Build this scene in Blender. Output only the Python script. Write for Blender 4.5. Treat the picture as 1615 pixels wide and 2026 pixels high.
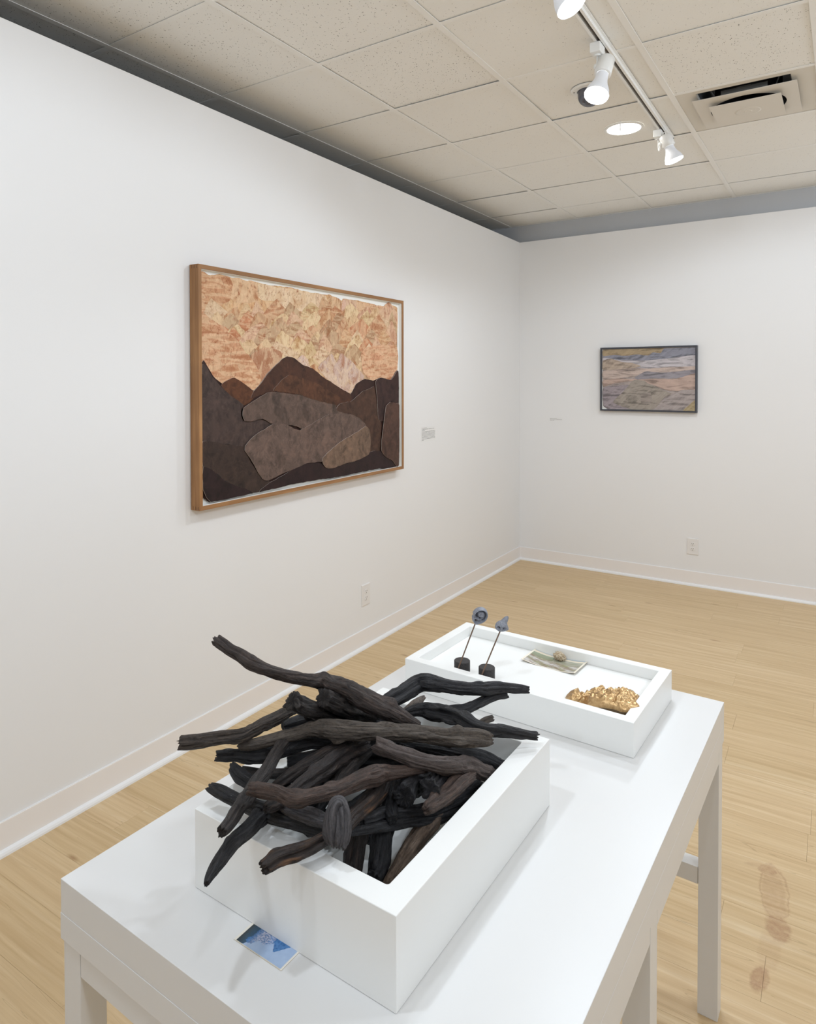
import bpy, bmesh, math, random
from mathutils import Vector, Matrix, noise

SC = bpy.context.scene
for o in list(bpy.data.objects):
    bpy.data.objects.remove(o)
COL = SC.collection

# ------------------------------------------------------------------ camera
CAM = Vector((2.36055, -5.78806, 1.61298))
FWD = Vector((-0.54646834, 0.83731013, -0.01685549)).normalized()
RGT = Vector((0.83744461, 0.54651911, -0.00183776)).normalized()
UPV = RGT.cross(FWD).normalized()
cd = bpy.data.cameras.new('camera')
cam = bpy.data.objects.new('camera', cd)
COL.objects.link(cam)
M = Matrix((RGT, UPV, -FWD)).transposed().to_4x4()
M.translation = CAM
cam.matrix_world = M
cd.sensor_fit = 'HORIZONTAL'
cd.sensor_width = 36.0
cd.lens = 1354.7385 / 1615 * 36
cd.shift_x = (807.5 - 766.6326) / 1615
cd.shift_y = -(1013 - 774.5079) / 1615
cd.clip_start = 0.05
SC.camera = cam

# ------------------------------------------------------------------ world, lights, exposure
w = bpy.data.worlds.new('gallery_ambience')
SC.world = w
w.use_nodes = True
bg = w.node_tree.nodes['Background']
bg.inputs[0].default_value = (0.9, 0.95, 1.0, 1)
bg.inputs[1].default_value = 0.5

SC.view_settings.view_transform = 'Standard'
SC.view_settings.look = 'None'
SC.view_settings.exposure = 0.09
SC.view_settings.gamma = 1.0
SC.view_settings.use_curve_mapping = False
SC.cycles.use_denoising = True
SC.cycles.max_bounces = 7
SC.cycles.diffuse_bounces = 5
SC.cycles.use_adaptive_sampling = True
SC.cycles.adaptive_threshold = 0.015
SC.cycles.sample_clamp_indirect = 4.0

def spot(name, loc, direction, watts, size=150, blend=0.9, radius=0.055, color=(0.877, 0.98, 1.102)):
    l = bpy.data.lights.new(name, 'SPOT')
    l.energy = watts
    l.spot_size = math.radians(size)
    l.spot_blend = blend
    l.shadow_soft_size = radius
    l.color = color
    o = bpy.data.objects.new(name, l)
    COL.objects.link(o)
    o.location = loc
    o.rotation_euler = Vector(direction).to_track_quat('-Z', 'Y').to_euler()
    return o

# two further track lamps near the camera, then unseen lamps added as fill
spot('track_and_fill_light', (1.44, -5.45, 2.76), (-0.10, 0.25, -0.95), 26, size=176, blend=0.35, radius=0.05)
spot('track_and_fill_light', (2.37, -5.60, 2.76), (-0.35, 0.50, -0.80), 10, size=170, blend=0.5, radius=0.05)
spot('track_and_fill_light', (1.50, -6.60, 2.76), (-0.30, -0.05, -0.98), 14, size=176, blend=0.35, radius=0.05)  # unseen lamp added near the track's end to brighten the room
spot('track_and_fill_light', (3.70, -1.3, 2.74), (-0.60, 0.10, -0.70), 30, size=176, blend=0.5, radius=0.25)  # added soft fill from the right, no fixture here; lifts the back wall
spot('track_and_fill_light', (3.70, -3.4, 2.74), (-0.60, 0.10, -0.70), 46, size=176, blend=0.5, radius=0.25)  # added soft fill from the right for upright faces and ceiling bounce
spot('track_and_fill_light', (3.70, -5.6, 2.74), (-0.60, 0.00, -0.70), 46, size=176, blend=0.5, radius=0.25)  # same added fill, nearer the camera; not a track lamp

# ------------------------------------------------------------------ helpers
def srgb(r, g, b):
    def f(c):
        c /= 255.0
        return c / 12.92 if c <= 0.04045 else ((c + 0.055) / 1.055) ** 2.4
    return (f(r), f(g), f(b), 1.0)

def tag(o, label=None, cat=None, group=None, kind=None):
    if label: o['label'] = label
    if cat: o['category'] = cat
    if group: o['group'] = group
    if kind: o['kind'] = kind
    return o

def empty(name, loc=(0, 0, 0), rz=0.0, parent=None, rot=None):
    o = bpy.data.objects.new(name, None)
    COL.objects.link(o)
    o.empty_display_size = 0.05
    o.location = loc
    o.rotation_euler = rot if rot else (0, 0, rz)
    if parent: o.parent = parent
    return o

def obj(name, bm, mat, parent=None, smooth=False, loc=None, rot=None):
    me = bpy.data.meshes.new(name)
    bmesh.ops.recalc_face_normals(bm, faces=bm.faces)
    bm.to_mesh(me)
    bm.free()
    return mobj(name, me, mat, parent, smooth, loc, rot)

def mobj(name, me, mat, parent=None, smooth=False, loc=None, rot=None):
    if smooth:
        me.polygons.foreach_set('use_smooth', [True] * len(me.polygons))
    if mat and not me.materials:
        for m in (mat if isinstance(mat, (list, tuple)) else [mat]):
            me.materials.append(m)
    o = bpy.data.objects.new(name, me)
    COL.objects.link(o)
    if parent: o.parent = parent
    if loc: o.location = loc
    if rot: o.rotation_euler = rot
    return o

def box(bm, x0, x1, y0, y1, z0, z1, bev=0.0):
    r = bmesh.ops.create_cube(bm, size=1.0)
    vs = r['verts']
    for v in vs:
        v.co = Vector((x0 + (v.co.x + .5) * (x1 - x0), y0 + (v.co.y + .5) * (y1 - y0), z0 + (v.co.z + .5) * (z1 - z0)))
    if bev:
        es = list({e for v in vs for e in v.link_edges})
        bmesh.ops.bevel(bm, geom=es, offset=bev, segments=2, profile=0.6, affect='EDGES')
    return bm

def newbox(*a, **k):
    return box(bmesh.new(), *a, **k)

def lathe(bm, prof, n=32, mat=Matrix.Identity(4), caps=True):
    """prof: list of (r, z)"""
    rings = []
    for r, z in prof:
        rings.append([bm.verts.new(mat @ Vector((r * math.cos(2 * math.pi * i / n), r * math.sin(2 * math.pi * i / n), z))) for i in range(n)])
    for a, b in zip(rings, rings[1:]):
        for i in range(n):
            bm.faces.new((a[i], a[(i + 1) % n], b[(i + 1) % n], b[i]))
    if caps:
        if prof[0][0] > 1e-5: bm.faces.new(rings[0][::-1])
        if prof[-1][0] > 1e-5: bm.faces.new(rings[-1])
    return bm

def tube(bm, pts, r, n=10):
    pts = [Vector(p) for p in pts]
    rings = []
    up = Vector((0.13, 0.2, 1)).normalized()
    for i, p in enumerate(pts):
        t = (pts[min(i + 1, len(pts) - 1)] - pts[max(i - 1, 0)]).normalized()
        a = t.cross(up)
        if a.length < 1e-3: a = t.cross(Vector((1, 0, 0)))
        a.normalize()
        b = t.cross(a)
        up = b if b.dot(up) > 0 else -b
        rings.append([bm.verts.new(p + (a * math.cos(2 * math.pi * k / n) + b * math.sin(2 * math.pi * k / n)) * r) for k in range(n)])
    for A, B in zip(rings, rings[1:]):
        for k in range(n):
            bm.faces.new((A[k], A[(k + 1) % n], B[(k + 1) % n], B[k]))
    bm.faces.new(rings[0][::-1])
    bm.faces.new(rings[-1])
    return bm

def axis_matrix(origin, d):
    q = Vector(d).to_track_quat('Z', 'Y')
    m = q.to_matrix().to_4x4()
    m.translation = Vector(origin)
    return m

class NT:
    def __init__(s, name):
        s.m = bpy.data.materials.new(name)
        s.m.use_nodes = True
        s.n = s.m.node_tree.nodes
        s.l = s.m.node_tree.links
        s.b = s.n['Principled BSDF']
    def node(s, t, **k):
        nd = s.n.new(t)
        for a, v in k.items():
            if a == 'ins':
                for i, x in v.items(): nd.inputs[i].default_value = x
            else: setattr(nd, a, v)
        return nd
    def link(s, a, b): s.l.new(a, b)
    def ramp(s, fac, stops):
        r = s.n.new('ShaderNodeValToRGB')
        e = r.color_ramp.elements
        while len(e) < len(stops): e.new(0.5)
        for i, (p, c) in enumerate(stops):
            e[i].position = p
            e[i].color = c
        s.link(fac, r.inputs[0])
        return r.outputs[0]
    def noise(s, vec, scale, detail=4, rough=0.5, dist=0.0):
        nd = s.node('ShaderNodeTexNoise', ins={'Scale': scale, 'Detail': detail, 'Roughness': rough, 'Distortion': dist})
        if vec: s.link(vec, nd.inputs['Vector'])
        return nd.outputs['Fac']
    def mapping(s, vec, scale=(1, 1, 1), rot=(0, 0, 0), loc=(0, 0, 0)):
        nd = s.node('ShaderNodeMapping', ins={'Scale': scale, 'Rotation': rot, 'Location': loc})
        s.link(vec, nd.inputs['Vector'])
        return nd.outputs[0]
    def math(s, op, a, b=None, c=None):
        nd = s.node('ShaderNodeMath', operation=op)
        for i, x in enumerate((a, b, c)):
            if x is None: continue
            if hasattr(x, 'is_linked'): s.link(x, nd.inputs[i])
            else: nd.inputs[i].default_value = x
        return nd.outputs[0]
    def mix(s, fac, a, b, mode='MIX'):
        nd = s.node('ShaderNodeMix', data_type='RGBA', blend_type=mode)
        for key, x in ((0, fac), (6, a), (7, b)):
            if hasattr(x, 'is_linked'): s.link(x, nd.inputs[key])
            else: nd.inputs[key].default_value = x
        return nd.outputs[2]
    def bump(s, h, strength=0.3, dist=0.002):
        nd = s.node('ShaderNodeBump', ins={'Strength': strength, 'Distance': dist})
        s.link(h, nd.inputs['Height'])
        s.link(nd.outputs[0], s.b.inputs['Normal'])
    def coord(s, which='Object'):
        return s.node('ShaderNodeTexCoord').outputs[which]
    def pos(s):
        return s.node('ShaderNodeNewGeometry').outputs['Position']
    def base(s, x):
        if hasattr(x, 'is_linked'): s.link(x, s.b.inputs['Base Color'])
        else: s.b.inputs['Base Color'].default_value = x

def plain(name, col, rough=0.5, metal=0.0, spec=0.5, bumpscale=None, bumpstr=0.05, var=0.0):
    t = NT(name)
    t.base(col)
    t.b.inputs['Roughness'].default_value = rough
    t.b.inputs['Metallic'].default_value = metal
    t.b.inputs['Specular IOR Level'].default_value = spec
    if bumpscale:
        t.bump(t.noise(t.pos(), bumpscale, 3), bumpstr, 0.001)
    if var:
        f = t.noise(t.pos(), 1.3, 3)
        t.base(t.mix(f, tuple(c * (1 - var) for c in col[:3]) + (1,), tuple(min(1, c * (1 + var)) for c in col[:3]) + (1,)))
    return t.m

WALLW = plain('wall_paint', srgb(238, 237, 236), 0.55, spec=0.25, bumpscale=220, bumpstr=0.08, var=0.012)
FARW = plain('plain_grey_partition', srgb(234, 234, 236), 0.7)
BASEP = plain('baseboard_paint', srgb(242, 237, 233), 0.4, spec=0.35, var=0.02)
SHOE = plain('shoe_moulding_paint', srgb(243, 243, 243), 0.3)
GREYW = plain('grey_wall_paint', srgb(188, 190, 193), 0.7, var=0.03)
LAM = plain('white_lacquer', srgb(226, 225, 223), 0.32, spec=0.4)
TRAYM = plain('white_lacquer_satin', srgb(245, 245, 242), 0.38, spec=0.4)
PLATE = plain('outlet_plastic', srgb(234, 231, 228), 0.35)
SLOT = plain('outlet_slot_dark', srgb(60, 55, 45), 0.6)
METALW = plain('white_enamel', srgb(245, 245, 242), 0.3)
ALU = plain('track_channel_metal', srgb(120, 112, 100), 0.4, metal=0.6)
BLACKM = plain('dark_duct', srgb(30, 30, 30), 0.7)
GREYM = plain('galvanised_duct', srgb(96, 98, 100), 0.5, metal=0.3)

def emitter(name, col, strength):
    t = NT(name)
    t.base(col)
    t.b.inputs['Emission Color'].default_value = col
    t.b.inputs['Emission Strength'].default_value = strength
    return t.m
GLOW = emitter('lamp_face_glow', (1.0, 0.98, 0.95, 1), 9.0)
NECK = emitter('lamp_reflector_glow', (0.80, 0.82, 0.86, 1), 0.10)
CANG = emitter('downlight_glow', (1.0, 0.99, 0.96, 1), 7.0)

# ------------------------------------------------------------------ room
HW, HC = 2.8372, 2.9969
WA = -0.0156            # the rear partition is turned a hair against the left one
GA = -0.0136            # and so is the ceiling grid
X1, Y0 = 4.7, -7.6

wl = obj('wall_left', newbox(-0.09, 0, Y0, 0.0, 0, HW, bev=0.002), WALLW); tag(wl, kind='structure')
wb = obj('wall_back', newbox(-0.09, X1 + .1, 0, 0.055, 0, HW, bev=0.002), WALLW); wb.rotation_euler.z = WA; tag(wb, kind='structure')
wr = obj('wall_rear', newbox(-0.75, X1 + .2, 0.066, 0.12, 0, HC + .05), GREYW); wr.rotation_euler.z = WA; tag(wr, kind='structure')
wo = obj('wall_outer', newbox(-0.75, -0.70, Y0, 0.1, 0, HC + .05), GREYW); tag(wo, kind='structure')

wn = obj('wall_near', newbox(-0.75, X1 + .1, Y0 - .1, Y0, 0, HC + .05), FARW); tag(wn, kind='structure')
wq = obj('wall_right', newbox(X1, X1 + .1, Y0, 0.12, 0, HC + .05), FARW); tag(wq, kind='structure')

def baseboard(name, length, rot, g):
    # profile built along local -Y on +X side
    bm = bmesh.new()
    box(bm, min(0, g * 0.007), max(0, g * 0.007), -length, 0, 0.0, 0.113, bev=0.0015)
    r = obj(name, bm, BASEP); tag(r, kind='structure')
    bm = bmesh.new()
    prof = [(0.007, 0.0), (0.022, 0.0), (0.0215, 0.008), (0.018, 0.015), (0.012, 0.019), (0.007, 0.020)]
    A = [bm.verts.new((g * x, -length, z)) for x, z in prof]
    B = [bm.verts.new((g * x, -0.0, z)) for x, z in prof]
    for i in range(len(prof)):
        j = (i + 1) % len(prof)
        bm.faces.new((A[i], A[j], B[j], B[i]))
    bm.faces.new(A); bm.faces.new(B[::-1])
    s = obj('shoe_moulding', bm, SHOE, r)
    bm = newbox(min(0, g * 0.0045), max(0, g * 0.0045), -length, 0, 0.1125, 0.1155, bev=0.0008)
    obj('caulk_line', bm, SHOE, r)
    r.rotation_euler.z = rot
    return r
baseboard('baseboard_left', 7.6, 0.0, 1)
baseboard('baseboard_back', 4.7, math.radians(90) + WA, -1)

# ---- floor
def floor_material():
    t = NT('maple_laminate')
    p = t.pos()
    oi = t.node('ShaderNodeObjectInfo').outputs['Random']
    off = t.node('ShaderNodeCombineXYZ')
    t.link(t.math('MULTIPLY', oi, 37.0), off.inputs[0]); t.link(t.math('MULTIPLY', oi, 11.0), off.inputs[1])
    va = t.node('ShaderNodeVectorMath', operation='ADD')
    t.link(p, va.inputs[0]); t.link(off.outputs[0], va.inputs[1])
    v = va.outputs[0]
    g1 = t.noise(t.mapping(v, (0.8, 24, 1)), 1.6, 5, 0.6, 0.6)
    g2 = t.noise(t.mapping(v, (2.2, 60, 1)), 1.5, 4, 0.6, 0.3)
    g3 = t.noise(t.mapping(v, (1.3, 5.5, 1)), 1.3, 3, 0.5, 1.2)
    c = t.ramp(g1, [(0.28, srgb(200, 170, 128)), (0.43, srgb(214, 187, 146)), (0.56, srgb(223, 198, 158)), (0.72, srgb(236, 217, 184))])
    c = t.mix(t.math('MULTIPLY', g3, 0.5), c, srgb(212, 184, 140))
    c = t.mix(t.ramp(g2, [(0.35, (0.28, 0.28, 0.28, 1)), (0.62, (0, 0, 0, 1))]), c, srgb(190, 158, 116))
    # thin dark mineral lines and small knots
    g4 = t.noise(t.mapping(v, (0.8, 11, 1)), 1.1, 2, 0.5, 1.5)
    line = t.math('LESS_THAN', t.math('ABSOLUTE', t.math('SUBTRACT', g4, 0.60)), 0.0035)
    c = t.mix(t.math('MULTIPLY', line, 0.22), c, srgb(134, 100, 66))
    vo = t.node('ShaderNodeTexVoronoi', ins={'Scale': 1.0}); t.link(t.mapping(v, (2.4, 6.5, 1)), vo.inputs['Vector'])
    kn = t.ramp(vo.outputs['Distance'], [(0.02, (0.65, 0.65, 0.65, 1)), (0.09, (0, 0, 0, 1))])
    c = t.mix(kn, c, srgb(160, 120, 80))
    tint = t.mix(oi, (0.93, 0.91, 0.87, 1), (1.0, 0.99, 0.99, 1))
    c = t.mix(1.0, c, tint, 'MULTIPLY')
    # the scuffed reddish shoe-sole stain beside the table
    sx = t.node('ShaderNodeSeparateXYZ'); t.link(p, sx.inputs[0])
    nz = t.noise(p, 22, 4, 0.7)
    def blob(cx, cy, rx, ry, ang, amp, ring=False):
        ca, sa = math.cos(ang), math.sin(ang)
        dx = t.math('SUBTRACT', sx.outputs[0], cx); dy = t.math('SUBTRACT', sx.outputs[1], cy)
        u = t.math('DIVIDE', t.math('ADD', t.math('MULTIPLY', dx, ca), t.math('MULTIPLY', dy, sa)), rx)
        w_ = t.math('DIVIDE', t.math('SUBTRACT', t.math('MULTIPLY', dy, ca), t.math('MULTIPLY', dx, sa)), ry)
        d = t.math('SQRT', t.math('ADD', t.math('MULTIPLY', u, u), t.math('MULTIPLY', w_, w_)))
        d = t.math('ADD', d, t.math('MULTIPLY', t.math('SUBTRACT', nz, 0.5), 0.7))
        if ring:
            k = t.math('SUBTRACT', 1.0, t.math('MULTIPLY', t.math('ABSOLUTE', t.math('SUBTRACT', d, 0.92)), 9.0))
        else:
            k = t.math('MULTIPLY', t.math('SUBTRACT', 1.05, d), 4.0)
        k = t.math('MINIMUM', t.math('MAXIMUM', k, 0.0), 1.0)
        return t.math('MULTIPLY', k, amp)
    m = None
    for a in [(2.215, -3.36, 0.036, 0.150, 0.12, 0.30), (2.235, -3.50, 0.036, 0.060, 0.12, 0.55), (2.19, -3.245, 0.030, 0.028, 0.3, 0.50),
              (2.215, -3.34, 0.042, 0.135, 0.12, 0.45, True), (2.205, -3.72, 0.024, 0.055, -0.1, 0.55), (2.22, -3.60, 0.030, 0.09, 0.0, 0.15), (2.165, -3.235, 0.05, 0.012, 0.3, 0.25)]:
        b = blob(*a)
        m = b if m is None else t.math('MAXIMUM', m, b)
    blotch = t.ramp(t.noise(p, 60, 4, 0.7), [(0.3, (0.35, 0.35, 0.35, 1)), (0.7, (1, 1, 1, 1))])
    m = t.math('MULTIPLY', m, blotch)
    c = t.mix(m, c, srgb(146, 92, 66))
    # paint dust specks
    sp = t.math('GREATER_THAN', t.noise(p, 140, 2, 0.6), 0.80)
    c = t.mix(t.math('MULTIPLY', sp, 0.7), c, srgb(232, 226, 215))
    t.base(c)
    t.b.inputs['Specular IOR Level'].default_value = 0.35
    t.link(t.math('ADD', 0.30, t.math('MULTIPLY', g1, 0.2)), t.b.inputs['Roughness'])
    t.bump(g2, 0.08, 0.0008)
    return t.m
FLOORM = floor_material()
fl = obj('floor', newbox(-0.75, X1, Y0, 0.12, -0.08, -0.0085), plain('subfloor', srgb(120, 96, 66), 0.8)); tag(fl, kind='structure')
rng = random.Random(4)
PW = 0.1665
known = {-2: [1.628], -1: [2.073], 0: [1.794], 1: [2.066], 2: [1.678], 3: [1.13], 5: [0.68], 6: [1.90], 7: [1.293], 8: [0.69], 9: [2.288], 11: [1.98], 13: [1.986]}
pl_cache = {}
k = -2
while True:
    yt = -0.30 - PW * k
    if yt < Y0 + 0.05: break
    yb = max(yt - PW, Y0)
    yt = min(yt, -0.002)
    j0 = known.get(k, [rng.uniform(0.1, 1.3)])[0]
    j = j0
    while j > 0.0: j -= 1.235
    xs = [0.0]
    j += 1.235
    while j < X1: xs.append(j); j += 1.235
    xs.append(X1)
    for a, b in zip(xs, xs[1:]):
        if b - a < 0.01: continue
        g = 0.00025
        key = (round(b - a, 3), round(yt - yb, 4))
        if key not in pl_cache:
            o = obj('floor_plank', newbox(g, b - a - g, -(yt - yb) + g, -g, -0.0085, 0.0, bev=0.00025), FLOORM, fl, loc=(a, yt, 0))
            pl_cache[key] = o.data
        else:
            mobj('floor_plank', pl_cache[key], None, fl, loc=(a, yt, 0))
    k += 1

# ---- ceiling
def tile_material(name, col, pit, pitscale, dens):
    t = NT(name)
    p = t.pos()
    n = t.noise(p, pitscale, 3, 0.6)
    v = t.node('ShaderNodeTexVoronoi', ins={'Scale': pitscale * 0.55, 'Randomness': 1.0})
    wv = t.node('ShaderNodeVectorMath', operation='ADD')
    t.link(t.mapping(p, (1, 0.6, 1)), wv.inputs[0])
    t.link(t.mapping(t.node('ShaderNodeTexNoise', ins={'Scale': 60.0}).outputs['Color'], (0.01, 0.01, 0.01)), wv.inputs[1])
    t.link(wv.outputs[0], v.inputs['Vector'])
    pick = t.node('ShaderNodeSeparateColor'); t.link(v.outputs['Color'], pick.inputs[0])
    rad = t.math('MULTIPLY', t.math('MAXIMUM', t.math('SUBTRACT', pick.outputs[0], 1 - dens), 0.0), 0.9 / dens * 0.34)
    hole = t.math('LESS_THAN', v.outputs['Distance'], rad)
    f = t.noise(p, 2.0, 2)
    c = t.mix(f, tuple(x * 0.96 for x in col[:3]) + (1,), col)
    c = t.mix(t.math('MULTIPLY', hole, pit), c, srgb(96, 90, 78))
    t.base(c)
    t.b.inputs['Roughness'].default_value = 0.9
    t.b.inputs['Specular IOR Level'].default_value = 0.1
    h = t.math('SUBTRACT', t.math('MULTIPLY', n, 0.5), t.math('MULTIPLY', hole, 0.6))
    t.bump(h, 0.35, 0.003)
    return t.m
TILE_A = tile_material('ceiling_tile_pitted', srgb(250, 249, 245), 0.85, 300, 0.5)
TILE_B = tile_material('ceiling_tile_fine', srgb(250, 249, 245), 0.4, 330, 0.25)
GRIDM = plain('grid_enamel', srgb(248, 247, 243), 0.5)
ce = empty('ceiling', (-0.122, -0.3566, HC), GA); tag(ce, kind='structure')
obj('plenum_cover', newbox(-0.7, 4.95, -7.4, 0.55, 0.16, 0.2), BLACKM, ce)
G = 0.61
tile_meshes = []
for m_ in (TILE_A, TILE_B):
    bm = newbox(0.004, G - 0.004, 0.004, G - 0.004, 0.0, 0.014, bev=0.002)
    me = bpy.data.meshes.new('ceiling_tile'); bmesh.ops.recalc_face_normals(bm, faces=bm.faces); bm.to_mesh(me); bm.free(); me.materials.append(m_)
    tile_meshes.append(me)
pitted = {(1, 4), (1, 5), (0, 5), (0, 6), (1, 6), (3, 3), (-1, 5), (-1, 6), (2, 6), (4, 3)}
rng = random.Random(9)
for i in range(-1, 8):
    for j in range(-1, 12):          # tile spans y from -j*G-... (j counts away from the rear wall)
        if (i, j) == (3, 2): continue  # the air diffuser sits here
        me = tile_meshes[0 if (i, j) in pitted or j > 6 else 1]
        ylo = -(j + 1) * G
        if j == -1:
            # cut row against the rear wall
            bm = newbox(0.004, G - 0.004, 0.004, 0.425, 0.0, 0.014, bev=0.002)
            o = obj('ceiling_tile', bm, TILE_B, ce)
            o.location = (i * G, 0.0, 0.003 + rng.uniform(0, 0.002))
            continue
        o = mobj('ceiling_tile', me, None, ce)
        o.location = (i * G, ylo, 0.003 + rng.uniform(0.0, 0.002))
        o.rotation_euler = (rng.uniform(-0.004, 0.004), rng.uniform(-0.003, 0.003), 0)
RW = 0.0135
for i in range(-1, 9):
    obj('grid_runner', newbox(i * G - RW, i * G + RW, -7.35, 0.425, -0.0012, 0.0012, bev=0.0005), GRIDM, ce)
for j in range(-1, 12):
    for i in range(-1, 8):
        y = -(j) * G if j >= 0 else 0.425 - 0.012
        y = -j * G
        if j == -1: y = 0.412
        obj('cross_tee', newbox(i * G + RW, (i + 1) * G - RW, y - 0.0115, y + 0.0115, -0.0006, 0.0010), GRIDM, ce)

def cpt(x, y, z=0.0):
    """ceiling grid coordinates to world"""
    c, s = math.cos(GA), math.sin(GA)
    return Vector((-0.122 + c * x - s * y, -0.3566 + s * x + c * y, HC + z))

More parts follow.
